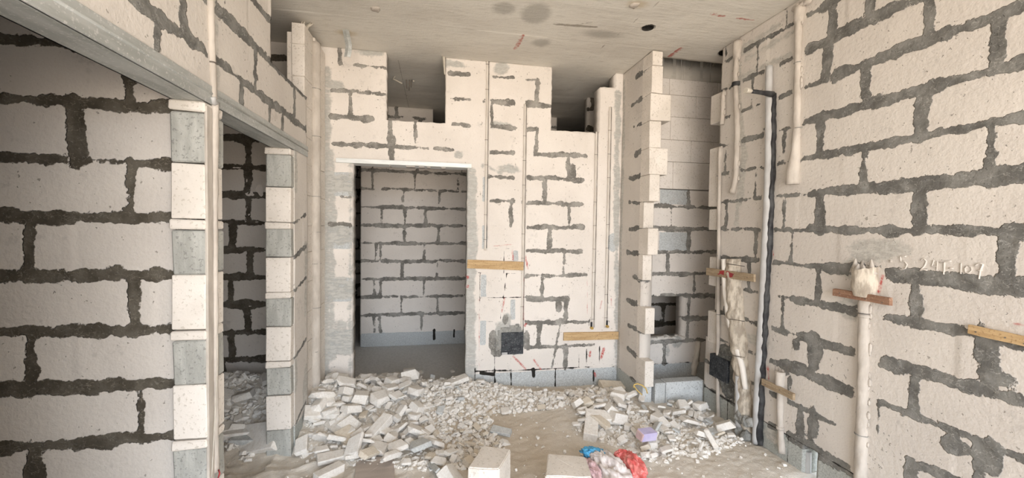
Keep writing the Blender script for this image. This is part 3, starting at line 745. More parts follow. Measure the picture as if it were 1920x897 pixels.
for nm, arr in (('sand', np.clip(1.3*np.exp(-((X-.42)/.5)**2-((Y-2.9)/.55)**2)+.9*np.exp(-((X-1.1)/.45)**2-((Y-3.6)/.13)**2), 0, 1)), ('screed', 1/(1+np.exp(-(Y-4.05)*10)))):
    a_ = me.attributes.new(nm, 'FLOAT', 'POINT'); a_.data.foreach_set('value', arr.ravel().astype(np.float32))
o = link('floor', me, M_FLOOR, smooth=True); props(o, kind='structure')
def fz(x, y): return float(floor_z(np.array([[x]]), np.array([[y]]))[0, 0])

# ---- galvanised lintel over the door
pl, pr_ = at(630, 300, 'Y', YB-.02), at(884, 311, 'Y', YB-.02)
bm = bmesh.new(); bbox(bm, pl.x, pr_.x, YB-.024, YB+.14, 2.098, 2.106, .001); bbox(bm, pl.x, pr_.x, YB-.028, YB-.022, 2.098, 2.136, .001)
props(from_bm('beam_door', bm, M_STEELB), kind='structure')

# ================================================================== THINGS
def batten(label, a, b2, hpx, axis, val, mat, group=None, th=.018, red=None, nails=True):
    pa, pb = at(*a, axis, val), at(*b2, axis, val)
    mid = (pa+pb)/2; d = (pb-pa); ln = d.length; d.normalize()
    depth = (mid-Vector((0, 0, H))).dot(FW); hh = hpx/FPX*depth
    n = Vector((-1, 0, 0)) if axis == 'X' else Vector((0, -1, 0)); up = d.cross(n); 
    if up.z < 0: up = -up
    bm = bmesh.new(); bbox(bm, -ln/2, ln/2, -th/2, th/2, -hh/2, hh/2, .0015, .0015)
    bmesh.ops.subdivide_edges(bm, edges=[e for e in bm.edges if e.calc_length() > ln*.8], cuts=8)
    for v in bm.verts: v.co.z += .0015*mnoise.noise(v.co*14); v.co.y += .001*mnoise.noise(v.co*11)
    rot = Matrix((d, -n, up)).transposed()
    if rot.determinant() < 0: rot = Matrix((d, n, up)).transposed()
    root = empty('batten', mid+n*(th/2+.001), label, 'wood strip', group)
    root.rotation_euler = rot.to_euler()
    me = bpy.data.meshes.new('strip'); bm.to_mesh(me); bm.free(); link('strip', me, mat, root)
    if nails:
        for s in (-.36, .1, .38):
            bm = bmesh.new(); bmesh.ops.create_cone(bm, cap_ends=True, radius1=.003, radius2=.003, depth=.004, segments=8, matrix=Matrix.Translation((ln*s, 0, 0))@Matrix.Rotation(math.pi/2, 4, 'X'))
            y_front = -th/2 if (rot@Vector((0, -1, 0))).dot(n) > 0 else th/2
            bmesh.ops.translate(bm, verts=bm.verts, vec=(0, y_front, random.uniform(-.3, .3)*hh))
            me = bpy.data.meshes.new('nail'); bm.to_mesh(me); bm.free(); link('nail', me, M_WIRE, root)
    if red:
        bm = bmesh.new(); y_front = -th/2-.0006 if (rot@Vector((0, -1, 0))).dot(n) > 0 else th/2+.0006
        vs = [bm.verts.new((ln*red[0]+math.cos(k/16*6.283)*ln*red[1]*(1+.25*math.sin(k*2.3)), y_front, math.sin(k/16*6.283)*hh*.45*(1+.15*math.sin(k*3.1)))) for k in range(16)]
        bm.faces.new(vs); me = bpy.data.meshes.new('red_paint_mark'); bm.to_mesh(me); bm.free()
        c = link('red_paint_mark', me, M_RED, root); c['label'] = 'red spray paint mark'
    return root
batten('pale yellow wood strip nailed to the back wall right of the doorway', (876, 495), (981, 499), 16, 'Y', YB, M_WOOD)
batten('pale wood strip on the back wall under the two brass fittings', (1056, 631), (1159, 629), 15, 'Y', YB, M_WOOD)
batten('weathered wood strip with a red mark across the cement-filled chase', (1328, 509), (1418, 522), 14, 'X', WR-.045, M_WOODG, red=(-.05, .16), th=.02)
batten('reddish brown wood strip under the wide socket of the tall pipe on the right wall', (1566, 548), (1675, 566), 14, 'X', WR-.03, M_WOODR, th=.02)
batten('short wood strip low on the right wall across the short pipe', (1432, 716), (1492, 745), 12, 'X', WR-.035, M_WOODG, th=.02)
batten('brown wood strip on the right wall running out of the photo at right', (1821, 617), (1945, 645), 18, 'X', WR, M_WOOD, th=.02)

# conduits set in the chases of the back wall, with the tie clips
lab = ['white conduit in the tall chase just right of the doorway', 'white conduit in the chase ending beside the black box', 'white conduit dropping to the left brass fitting', 'white conduit dropping to the right brass fitting']
for i, (u0, u1, v0, v1) in enumerate(chase_u):
    c0 = at((u0+u1)/2, v0, 'Y', YB); c1 = at((u0+u1)/2, v1, 'Y', YB); cx_ = (c0.x+c1.x)/2
    root = empty('conduit', (cx_, YB, c1.z), lab[i], 'conduit')
    bm = bmesh.new(); tube(bm, [(cx_-.003, YB+.006, c1.z), (cx_-.003, YB+.006, c0.z)], .0095, 10, jit=.12, sub=.03, seed=i)
    from_bm('pipe', bm, M_PIPEW, root)
    z = c1.z+.1
    while z < c0.z:
        bm = bmesh.new(); bbox(bm, cx_-.020, cx_+.014, YB-.0050, YB-.002, z, z+.003, 0); from_bm('tie', bm, M_WIRE, root); z += random.choice([.23, .23, .46])
    bm = bmesh.new(); tube(bm, [(cx_+.011, YB-.001, c1.z+.02), (cx_+.013, YB-.001, (c0.z+c1.z)/2), (cx_+.011, YB-.001, c0.z)], .0022, 5, jit=.5, sub=.03, seed=i+4)  # thin dark line drawn in as the groove's shading on its right edge
    from_bm('groove_shade_line', bm, M_WIRE, root)
for u, v, s_ in ((1109, 615, 'left'), (1138, 612, 'right')):
    p = at(u, v, 'Y', YB-.01)
    root = empty('pipe_fitting', p, f'small brass water fitting low on the back wall, {s_} of the pair', 'pipe fitting')
    bm = bmesh.new(); tube(bm, [p+Vector((0, .02, 0)), p+Vector((0, -.025, 0))], [.014, .014], 6, sub=0); from_bm('socket', bm, M_BRASS, root)
    bm = bmesh.new(); tube(bm, [p+Vector((0, 0, 0)), p+Vector((0, 0, .055))], .009, 10, sub=0); from_bm('riser', bm, M_BLACK, root)
# black box cover in the back wall
p0 = at(940, 624, 'Y', YB-.012); p1 = at(981, 664, 'Y', YB-.012)
root = empty('electrical_box', ((p0.x+p1.x)/2, YB, p1.z), 'square black electrical box in grey cement on the back wall', 'electrical box')
bm = bmesh.new(); bbox(bm, p0.x, p1.x, YB-.014, YB+.03, p1.z, p0.z, .003); from_bm('cover', bm, M_BLACK, root)
bm = bmesh.new(); bbox(bm, p0.x+.005, p0.x+.06, YB-.018, YB-.012, p1.z+.002, p1.z+.022, .001); c = from_bm('paper_label', bm, M_PIPEG, root)
bm = bmesh.new()
r = bmesh.ops.create_grid(bm, x_segments=30, y_segments=30, size=.5)
ccx, ccz = (p0.x+p1.x)/2, (p0.z+p1.z)/2
for v in bm.verts:
    x, z = v.co.x*.42, v.co.y*.42; rr = math.hypot(x+.02, z-.03)
    edge_ = .145+.05*mnoise.noise(Vector((math.atan2(z, x)*1.3, 2, 0)))+.02*mnoise.noise(Vector((x*30, z*30, 1)))
    hgt = max(-.01, min(.012, (edge_-rr)*.5))+.003*mnoise.noise(Vector((x*50, z*50, 4)))
    v.co = Vector((ccx+x, YB-hgt*.9, ccz+z))
bmesh.ops.delete(bm, geom=[v for v in bm.verts if v.co.y > YB+.006], context='VERTS')
from_bm('cement_surround', bm, M_CEM, root, True)

# ---- right wall pipes
def pX3(u, v, off): return at(u, v, 'X', WR-off)
def pipe_thing(label, path, radii, off, mat, name='drain_pipe', jit=.12, base=None, group=None, seed=0, part='pipe'):
    pts = [pX3(u, v, off) for u, v in path]
    root = empty(name, pts[-1], label, 'pipe', group)
    bm = bmesh.new(); tube(bm, pts, radii, 14, jit=jit, sub=.02, seed=seed); from_bm(part, bm, mat, root)
    return root, pts
def collar(root, pos, r, h=.012, mat=None, name='collar'):
    bm = bmesh.new(); tube(bm, [pos-Vector((0, 0, h/2)), pos+Vector((0, 0, h/2))], r, 14, jit=.1, sub=.006); return from_bm(name, bm, mat or M_CEM, root)
def blobs_on(root, pts, r, n, seed, mat, name='cement_drip'):   # lumps of cement squeezed along the pipe's edge
    rnd = random.Random(seed); bm = bmesh.new()
    for k in range(n):
        i = rnd.randrange(len(pts)-1); p = pts[i].lerp(pts[i+1], rnd.random())+Vector((.004, -r*rnd.uniform(.7, 1.05), 0))
        q = bmesh.ops.create_icosphere(bm, subdivisions=1, radius=rnd.uniform(.008, .016))
        for v in q['verts']: v.co = Vector((v.co.x*.6, v.co.y*.8, v.co.z*1.8))*rnd.uniform(.8, 1.2)+p
    o = from_bm(name, bm, mat, root, True); o['kind'] = 'stuff'; return o
r1, pts = pipe_thing('dust-coated drain pipe coming down from the hole in the ceiling corner', [(1383, 78), (1382, 108), (1381, 110), (1379, 152), (1383, 250), (1380, 335), (1373, 362)], [.032, .031, .021, .019, .020, .020, .024], .015, M_PIPE, seed=1)
collar(r1, pX3(1380, 158, .015), .030, .03, M_BLKPIPE)['label'] = 'black coupling ring'; blobs_on(r1, pts, .024, 16, 2, M_PIPE)
r2, pts2 = pipe_thing('short thin conduit high on the toothed end of the right wall', [(1357, 168), (1356, 180), (1354, 234)], [.004, .016, .017], .02, M_PIPE, 'conduit', seed=2); blobs_on(r2, pts2, .016, 6, 3, M_PIPE)
r3, pts3 = pipe_thing('thin dust-coated conduit running down past the cement-smeared black box', [(1350, 277), (1348, 386), (1347, 560), (1346, 672), (1346, 740), (1347, 790)], [.014, .014, .015, .015, .014, .016], .018, M_PIPE, 'conduit', jit=.07, seed=3)
for u, v in ((1348, 330), (1347, 480), (1347, 590)): collar(r3, pX3(u, v, .018), .017, .005)
# black vent pipe with the side arm
path = [(1446, 124), (1446, 176), (1445, 300), (1440, 430), (1435, 530), (1429, 640), (1424, 730), (1420, 832)]
pts4 = [pX3(u, v, .02) for u, v in path]
r4 = empty('vent_pipe', pts4[-1], 'tall black pipe with a side arm, whitened in front, on the right wall', 'pipe')
bm = bmesh.new(); tube(bm, [p+Vector((0.006, -.009, 0)) for p in pts4[1:]], [.021, .021, .022, .022, .023, .023, .025], 14, jit=.3, sub=.015, seed=6); from_bm('black_pipe', bm, M_BLKPIPE, r4)
bm = bmesh.new(); tube(bm, [p+Vector((-.012, .006, 0)) for p in pts4], .023, 14, jit=.05, sub=.03, seed=7); from_bm('dusty_sleeve', bm, M_PIPEG, r4)['label'] = 'pale dust-coated front of the pipe'
a0_, a1_ = pX3(1448, 178, .03), pX3(1452, 178, .03)
root_arm = at(1449, 177, 'X', WR-.03); tip = at(1408, 171, 'Y', root_arm.y-.02)
bm = bmesh.new(); tube(bm, [root_arm, root_arm.lerp(tip, .5), tip], [.020, .015, .014], 12, jit=.1, sub=.02); arm = from_bm('side_arm', bm, M_BLKPIPE, r4)
tip2 = tip+(tip-root_arm).normalized()*.045
bm = bmesh.new(); tube(bm, [tip, tip2], [.015, .018], 12, jit=.2, sub=.01); c = from_bm('tip', bm, M_STRAW, r4); c['label'] = 'cream taped tip'
# pipe from the ceiling with the swollen foot
r5, pts5 = pipe_thing('dust-coated pipe from the ceiling with a swollen plastered foot high on the right wall', [(1500, 12), (1498, 40), (1497, 44), (1496, 120), (1494, 240), (1491, 292), (1488, 325), (1487, 346)], [.034, .032, .021, .021, .022, .030, .042, .040], .015, M_PIPE, seed=8)
collar(r5, pX3(1497, 240, .015), .023, .004); collar(r5, pX3(1496, 118, .015), .023, .004); blobs_on(r5, pts5, .023, 14, 5, M_PIPE)
bm = bmesh.new()
for k in range(5):
    q = bmesh.ops.create_icosphere(bm, subdivisions=2, radius=.035)
    c = pX3(1494+k*5, 14-k*3, .02)
    for v in q['verts']: v.co = c+Vector((v.co.x*.5, v.co.y, v.co.z*.6))*(1+.4*mnoise.noise(v.co*40+Vector((k, 0, 0))))
from_bm('plaster_lump', bm, M_PIPE, r5, True)
# tall pipe with the broken socket
r6, pts6 = pipe_thing('tall dust-coated pipe with a broken wide socket beside the scratched writing', [(1620, 558), (1620, 600), (1619, 700), (1616, 800), (1613, 905)], [.026, .026, .027, .027, .030], .012, M_PIPE, seed=9)
sock = [pX3(1622, 503, .015), pX3(1622, 540, .015), pX3(1621, 556, .015)]
bm = bmesh.new(); tube(bm, sock, [.062, .058, .050], 20, jit=.10, sub=.012, cap=False, seed=10)
for v in bm.verts:
    if v.co.z > sock[0].z-.005: v.co.z += .03*mnoise.noise(v.co*25)
q = from_bm('socket', bm, M_BARK, r6)
bm = bmesh.new()
for k in range(7):
    a = k*.9; c = sock[0]+Vector((math.cos(a)*.03, math.sin(a)*.045, .0))
    tube(bm, [c-Vector((0, 0, .03)), c+Vector((0, random.uniform(-.01, .01), random.uniform(.015, .06)))], [.022, .003], 7, jit=.3, sub=.01)
from_bm('broken_rim', bm, M_PIPE, r6)
collar(r6, pX3(1621, 593, .012), .031, .014, M_PIPE); collar(r6, pX3(1621, 588, .012), .030, .004, M_WIRE); collar(r6, pX3(1615, 815, .012), .031, .004); blobs_on(r6, pts6, .029, 22, 7, M_PIPE)
# short low pipe
r7, pts7 = pipe_thing('short pipe stub with a plastered head low on the right wall', [(1463, 697), (1463, 722), (1463, 735), (1463, 800), (1466, 850)], [.034, .030, .019, .019, .022], .016, M_PIPE, seed=11)
collar(r7, pX3(1463, 803, .016), .024, .02, M_PIPE)
bm = bmesh.new()
for k in range(6):
    c = pX3(1453+k*6, 698, .02); tube(bm, [c, c+Vector((0, 0, random.uniform(.03, .05)))], .0014, 5, sub=0)
from_bm('nail_row', bm, M_WIRE, r7)
# grey pipe in the gap at the wall foot
r8, pts8 = pipe_thing('smooth grey pipe in the gap at the foot of the right wall', [(1514, 846), (1513, 905)], [.022, .022], -.04, M_PIPEG, jit=.01, seed=12)
# cement trunk filling the big chase
path = [(1378, 486), (1380, 540), (1383, 600), (1390, 660), (1396, 720), (1400, 780), (1408, 815)]
ptsT = [pX3(u, v, .0) for u, v in path]
rT = empty('chase_filling', ptsT[-1], 'bark-like cement filling with a leaning pipe in the big chase beside the black pipe', 'cement filling')
bm = bmesh.new(); tube(bm, ptsT, [.062, .070, .074, .070, .066, .068, .05], 22, jit=.16, sub=.012, seed=13); from_bm('cement_fill', bm, M_BARK, rT)
bm = bmesh.new(); tube(bm, [pX3(u, v, .045) for u, v in [(1357, 486), (1360, 545), (1368, 600), (1378, 640), (1392, 690), (1398, 730)]], [.020, .022, .027, .024, .022, .02], 14, jit=.10, sub=.02, seed=14); from_bm('leaning_pipe', bm, M_PIPEW, rT)
bm = bmesh.new(); tube(bm, [pX3(u, v, .05) for u, v in [(1384, 705), (1384, 760), (1386, 800)]], [.022, .022, .03], 14, jit=.08, sub=.02, seed=15); from_bm('lower_pipe', bm, M_PIPEG, rT)
bm = bmesh.new()
for k in range(10):
    c = pX3(1384+random.uniform(-2, 26), 770+random.uniform(-8, 55), .05); q = bmesh.ops.create_icosphere(bm, subdivisions=2, radius=random.uniform(.02, .045))
    for v in q['verts']: v.co = c+v.co*(1+.5*mnoise.noise(v.co*30+Vector((k, 3, 0))))
from_bm('cement_foot', bm, M_CEM, rT)
bm = bmesh.new()
bm.free()
for v_ in (497, 600, 668):
    bm = bmesh.new(); tube(bm, [pX3(1362, v_-2, .065), pX3(1378, v_, .075), pX3(1396, v_+3, .06)], .003, 6, sub=.01, jit=.3); from_bm('tie_wire', bm, M_WIRE, rT)
# cement-smeared black box on the right wall
q0 = pX3(1341, 665, .0); q1 = pX3(1372, 715, .0)
rb = empty('electrical_box', (WR, (q0.y+q1.y)/2, q1.z), 'black electrical box half buried in dark cement low on the right wall', 'electrical box')
ya, yb_, za, zb = min(q0.y, q1.y), max(q0.y, q1.y), q1.z, q0.z
bm = bmesh.new(); bbox(bm, WR-.05, WR+.02, ya-.01, yb_+.01, za-.02, zb+.01, .004, .004); from_bm('box_body', bm, M_BLACK, rb)
bm = bmesh.new(); bbox(bm, WR-.042, WR-.034, ya-.006, yb_+.006, zb-.012, zb+.004, .002); bbox(bm, WR-.042, WR-.034, ya-.006, ya+.006, za, zb, .002); from_bm('box_rim', bm, M_BLKPIPE, rb)
bm = bmesh.new(); bmesh.ops.create_grid(bm, x_segments=44, y_segments=44, size=.5)
cy_, cz_ = (ya+yb_)/2-.07, (za+zb)/2-.01
for v in bm.verts:
    x, z = v.co.x*.62, v.co.y*.62; rr = math.hypot(x*1.05, z*.9)
    e_ = .20+.07*mnoise.noise(Vector((math.atan2(z, x)*1.6, 7, 0)))+.025*mnoise.noise(Vector((x*25, z*25, 3)))
    hgt = max(-.012, min(.028, (e_-rr)*.5))+.008*mnoise.noise(Vector((x*30, z*30, 8)))
    v.co = Vector((WR-hgt, cy_+x, cz_+z))
bmesh.ops.delete(bm, geom=[v for v in bm.verts if v.co.x > WR+.006], context='VERTS'); from_bm('cement_surround', bm, M_CEMD, rb, True)

bm = bmesh.new(); tube(bm, [at(u, v, 'Y', YB-.01) for u, v in [(1309, 640), (1308, 660), (1304, 680), (1300, 704)]], [.020, .026, .030, .022], 10, jit=.5, sub=.012)
props(seat(from_bm('plaster_drip', bm, M_PIPEW)), 'ragged strip of set plaster hanging under the small opening in the alcove', 'plaster')
bm = bmesh.new()
for k in range(26):
    q = bmesh.ops.create_icosphere(bm, subdivisions=1, radius=1); c = Vector((random.uniform(1.86, hw_[1]+.03), YB+random.uniform(-.01, .10), hw_[2]+random.uniform(-.004, .008)))
    for v in q['verts']: v.co = c+Vector((v.co.x*.03, v.co.y*.025, v.co.z*.013))*random.uniform(.6, 1.3)
o = from_bm('sill_crumbs', bm, M_PIPEW); props(o, 'crumbled mortar along the sill of the small opening in the alcove', 'mortar', kind='stuff')
# ---- scratched writing on the right wall: raised plaster strokes
glyph = {'=': [[(0, .62), (.6, .70)], [(0, .38), (.6, .46)]], '5': [[(.75, 1), (.1, 1), (.2, .55), (.6, .6), (.85, .35), (.7, .05), (.2, -.05), (0, .05)]], '2': [[(.05, .85), (.4, 1.05), (.75, .8), (.55, .45), (0, 0), (.35, .12), (.85, .05)]],
         '4': [[(.35, 1), (.05, .35), (.85, .35)], [(.8, .9), (.72, -.1)]], 'T': [[(0, .95), (1, 1.05)], [(.45, .95), (.4, -.1)]], '-': [[(0, .5), (.7, .42)]], '1': [[(.3, 1), (.25, 0)]], '0': [[(.4, .85), (.1, .6), (.15, .15), (.5, .05), (.85, .35), (.8, .75), (.4, .85)]], '7': [[(0, .85), (.45, 1.05), (.9, .95), (.6, .5), (.45, -.1)], [(.25, .5), (.8, .55)]]}
bm = bmesh.new()
for ch, (u, v, wd, hh) in [(('='), (1667, 496, 9, 12)), ('5', (1686, 505, 17, 24)), ('2', (1725, 508, 16, 22)), ('4', (1746, 506, 14, 18)), ('T', (1761, 513, 22, 22)), ('-', (1779, 507, 12, 8)), ('1', (1800, 514, 6, 20)), ('0', (1808, 513, 16, 16)), ('7', (1828, 521, 17, 26))]:
    for st_ in glyph[ch]:
        tube(bm, [pX3(u+x*wd, v-y_*hh, .003) for x, y_ in st_], .0032, 6, jit=.6, sub=.006, seed=u)
wr = from_bm('scratched_writing', bm, M_PLAST, None); wr.parent = R_WALL; wr['label'] = 'raised plaster handwriting reading =5 24T-107'

# ---- left wall pipe in its chase, across the lintel down the pier
pl_ = [at(394, -20, 'X', WL+.004), at(398, 118, 'X', WL+.004), at(400, 186, 'X', WL+.006)]
py_ = (p1y0+p1y1)/2+.0
rL = empty('conduit', (WL, at(403, 800, 'X', WL).y, 0), 'dust-coated conduit down the near pier and the wall above it, by the left opening', 'conduit')
bm = bmesh.new(); tube(bm, pl_, .0135, 12, jit=.10, sub=.02, seed=21); from_bm('upper_pipe', bm, M_PIPE, rL)
bm = bmesh.new(); tube(bm, [at(402, 196, 'X', WL+.004), at(402, 400, 'X', WL+.004), at(403, 600, 'X', WL+.004), at(404, 885, 'X', WL+.004)], [.017, .012, .012, .013], 12, jit=.14, sub=.02, seed=22); from_bm('lower_pipe', bm, M_PIPE, rL)
collar(rL, at(398, 118, 'X', WL+.004), .0155, .006, M_WIRE)
bm = bmesh.new(); tube(bm, [at(399, 182, 'X', WL+.012), at(402, 192, 'X', WL+.014), at(408, 196, 'X', WL+.01)], .010, 8, jit=.5, sub=.008); from_bm('cable_tuft', bm, M_PIPEG, rL)
bm = bmesh.new(); bbox(bm, WL-.004, WL+.007, p1y0+.004, p1y0+.05, .02, 2.04, .003, .001); o = from_bm('cement_strip', bm, M_PIPE, rL)
rC = empty('cord', at(403, 890, 'X', WL+.03), 'thin pale cord hanging down the near pier', 'cord')
bm = bmesh.new(); tube(bm, [at(408, 600, 'X', WL+.012), at(407, 700, 'X', WL+.02), at(401, 820, 'X', WL+.025), at(397, 900, 'X', WL+.03)], .002, 6, sub=.03); from_bm('cord_line', bm, M_STRAW, rC)
bm = bmesh.new(); tube(bm, [at(409, 897, 'X', WL+.03), at(412, 888, 'X', WL+.035), at(410, 882, 'X', WL+.02)], .003, 6, sub=.01); from_bm('wire_end', bm, M_RED, rC)['label'] = 'red wire end'
# corner column pipe
ycp = at(590, 400, 'X', WL-.004).y
rK = empty('conduit', (WL, ycp, 0), 'wide dust-coated conduit down the left corner column beside the doorway wall', 'conduit')
bm = bmesh.new(); tube(bm, [(WL+.002, ycp, .15), (WL+.002, ycp, 1.2), (WL+.002, ycp, 2.2), (WL+.002, ycp, 2.98)], [.040, .040, .038, .036], 16, jit=.05, sub=.03, seed=31); from_bm('pipe', bm, M_PIPE, rK)
for z in (.55, .9, 1.25, 1.5, 1.78, 2.25, 2.62): collar(rK, Vector((WL+.003, ycp, z)), .040, .004)
# torn sack ties on the column head
bm = bmesh.new()
for k in range(6):
    a = at(548+k*5, 62, 'Y', 3.3); bpt = at(556+k*6+random.uniform(-8, 8), 40+random.uniform(-3, 6), 'Y', 3.34)
    tube(bm, [a, a.lerp(bpt, .5)+Vector((random.uniform(-.02, .02), 0, 0)), bpt], [.012, .010, .006], 6, jit=.3, sub=.02)
props(seat(from_bm('foam_scraps', bm, M_STRAW)), 'pale torn strips sticking up from the head of the left corner column', 'scraps')

# ---- hanging bits at the ceiling
c0 = at(651, 55, 'Z', CEIL)
yy = c0.y
bm = bmesh.new()
prof = [at(648, 56, 'Y', yy), at(651, 70, 'Y', yy-.01), at(654, 85, 'Y', yy-.005), at(653, 97, 'Y', yy), at(651, 107, 'Y', yy+.01)]
for a, b_ in zip(prof, prof[1:]):
    pass
vs = []
for p in prof:
    vs.append([bm.verts.new(p+Vector((dx, dy, 0))) for dx, dy in ((-.024, 0), (0, -.010), (.024, 0), (.024, .004), (0, -.006), (-.024, .004))])
for a, b_ in zip(vs, vs[1:]):
    for k in range(6): bm.faces.new((a[k], a[(k+1) % 6], b_[(k+1) % 6], b_[k]))
bm.faces.new(vs[0][::-1]); bm.faces.new(vs[-1]); bmesh.ops.recalc_face_normals(bm, faces=bm.faces)
props(seat(from_bm('hanging_strap', bm, M_STEEL)), 'bent grey metal strap hanging from the ceiling above the left back wall', 'metal strap')
def ties(label, spec, mat):
    root = empty('tie_wire', at(*spec[0][0][0], spec[0][1], spec[0][2]), label, 'wire')
    for pts, ax, val, r in spec:
        bm = bmesh.new(); tube(bm, [at(u, v, ax, val) for u, v in pts], r, 6, sub=.02, jit=.1); from_bm('wire_end', bm, mat, root)
    return root
ties('dark wire ends hanging in the first high opening', [([(762, 150), (763, 166)], 'Y', 4.3, .006), ([(768, 150), (767, 170)], 'Y', 4.3, .006), ([(772, 150), (771, 164)], 'Y', 4.3, .005)], M_WIRE)
ties('pale stick hanging in the first high opening left of the dark wires', [([(737, 148), (754, 157)], 'Y', 4.3, .008), ([(737, 148), (741, 143)], 'Y', 4.3, .003), ([(774, 151), (777, 153)], 'Y', 4.3, .008)], M_STRAW)
ties('row of small pale wire ends over the second high opening', [([(1046+k*6, 126), (1046+k*6, 137+k % 2*3)], 'Y', 3.9, .003) for k in range(4)]+[([(1110+k*6, 132), (1111+k*6, 142)], 'Y', 3.9, .004) for k in range(3)], M_STRAW)
ties('pale fibres hanging at the alcove beam', [([(1298, 113), (1297, 122), (1293, 130)], 'Y', 3.7, .003), ([(1330, 115), (1326, 122), (1316, 129)], 'Y', 3.7, .003), ([(1340, 116), (1336, 124)], 'Y', 3.7, .003)], M_STRAW)
bm = bmesh.new(); a = at(832, 106, 'Y', YB-.02); bpt = at(834, 140, 'Y', YB-.02)
tube(bm, [a, a.lerp(bpt, .5), bpt], [.014, .010, .007], 6, sub=.02, jit=.2)
props(seat(from_bm('foam_strip', bm, M_STRAW)), 'pale strip of foam down the left edge of the middle upper pier', 'foam strip')
for k, (u, v) in enumerate([(705, 17), (1190, 10)]):
    p = at(u, v, 'Z', CEIL); bm = bmesh.new(); q = bmesh.ops.create_icosphere(bm, subdivisions=2, radius=.035)
    for vv in q['verts']: vv.co = p+Vector((vv.co.x, vv.co.y, vv.co.z*.35))*(1+.4*mnoise.noise(vv.co*50))
    props(seat(from_bm('plaster_blob', bm, M_PIPE, None, True)), ['small pale plaster lump stuck on the left part of the ceiling', 'pale plaster lump on the ceiling near the yellow stain'][k], 'plaster')

# ---- big blocks in the foreground
def prism(name, pts_top, drop, mat, label, cat, bev=.006, jitter=.004, taper=0):
    bm = bmesh.new(); c = sum(pts_top, Vector())/len(pts_top)
    top = [bm.verts.new(p) for p in pts_top]; bot = [bm.verts.new(c+(p-c)*(1+taper)+Vector((0, 0, -drop))) for p in pts_top]
    n = len(top); bm.faces.new(top); bm.faces.new(bot[::-1])
    for k in range(n): bm.faces.new((top[k], bot[k], bot[(k+1) % n], top[(k+1) % n]))
    bmesh.ops.recalc_face_normals(bm, faces=bm.faces)
    bmesh.ops.bevel(bm, geom=list(bm.edges), offset=bev, segments=2, affect='EDGES')
    bmesh.ops.triangulate(bm, faces=bm.faces); bmesh.ops.subdivide_edges(bm, edges=[e for e in bm.edges if e.calc_length() > .04], cuts=3)
    for v in bm.verts: v.co += Vector((mnoise.noise(v.co*22), mnoise.noise(v.co*22+Vector((9, 0, 0))), mnoise.noise(v.co*22+Vector((0, 9, 0)))))*jitter
    return props(seat(from_bm(name, bm, mat)), label, cat)
zt = .25
T = lambda u, v, z: at(u, v, 'Z', z)
prism('aerated_block', [T(877, 877, zt), T(936, 880, zt), T(958, 843, zt), T(906, 836, zt)], zt, M_BLK, 'white block standing on the floor at the bottom of the photo, left of the other', 'block')
prism('aerated_block', [T(1022, 893, zt-.04), T(1110, 896, zt-.04), T(1098, 856, zt-.04), T(1027, 851, zt-.04)], zt-.04, M_BLK, 'white block on the floor at the bottom beside the crumpled bag', 'block')
# board sunk in the dust
b0, b1_, b2_, b3_ = T(664, 905, .022), T(741, 905, .022), T(738, 856, .022), T(668, 858, .022)
prism('floor_board', [b0, b1_, b2_, b3_], .03, M_BOARD, 'flat brown square board half sunk in the floor dust', 'board', bev=.002, jitter=.002)

# ---- crumpled bag: white woven, blue and red film
c = T(1160, 885, .06)
rbag = empty('plastic_bag', (c.x, c.y, 0.01), 'crumpled white plastic bag with blue and red film beside the right foreground block', 'bag')
def crumple(name, center, sx, sy, sz, mat, seed, rot=0):
    bm = bmesh.new(); bmesh.ops.create_icosphere(bm, subdivisions=5, radius=1)
    off = Vector((seed*7.1, seed*3.3, seed))
    for v in bm.verts:
        p = v.co.copy(); d = 1
        d += .30*(1-2*abs(mnoise.noise(p*1.6+off)))-.15; d += .20*(1-2.2*abs(mnoise.noise(p*3.4+off))); d += .07*(1-2*abs(mnoise.noise(p*8+off)))
        q = p*d; q = Vector((q.x*sx, q.y*sy, q.z*sz)); q.rotate(Matrix.Rotation(rot, 3, 'Z')); v.co = center+q
        if v.co.z < .012: v.co.z = .012+.01*abs(mnoise.noise(p*9+off))
    return from_bm(name, bm, mat, rbag, True)
crumple('white_sack', T(1146, 890, .06), .080, .15, .085, M_WHF, 1, .15)
crumple('white_fold', T(1128, 872, .09), .035, .085, .055, M_WHF, 6, .5)
crumple('blue_film', T(1115, 852, .115), .075, .035, .032, M_BLUE, 2, -.55)['label'] = 'bright blue plastic film'
crumple('blue_tail', T(1132, 862, .10), .045, .022, .025, M_BLUE, 7, -.75)
crumple('red_film', T(1187, 876, .09), .045, .10, .062, M_REDF, 3, .1)['label'] = 'coral red plastic film'
crumple('red_fold', T(1168, 858, .10), .045, .03, .04, M_REDF, 5, -.3)
crumple('grey_fold', T(1107, 884, .06), .03, .085, .055, M_PINK, 4, .3)
# small lilac carton
zz = fz(1.05, 2.85)+.03
c = T(1211, 814, .12)
rc = empty('carton', (c.x, c.y, c.z-.035), 'small lilac card box lying on the right rubble pile', 'box'); rc.rotation_euler = (0.15, .1, .25)
bm = bmesh.new(); bbox(bm, -.062, .062, -.035, .035, .0, .062, .003, .002); me = bpy.data.meshes.new('box_body'); bm.to_mesh(me); bm.free(); link('box_body', me, M_LILAC, rc)
bm = bmesh.new(); bbox(bm, -.075, -.060, -.035, .03, .004, .058, .003, .004); me = bpy.data.meshes.new('box_end'); bm.to_mesh(me); bm.free(); link('box_end', me, M_PINK, rc)
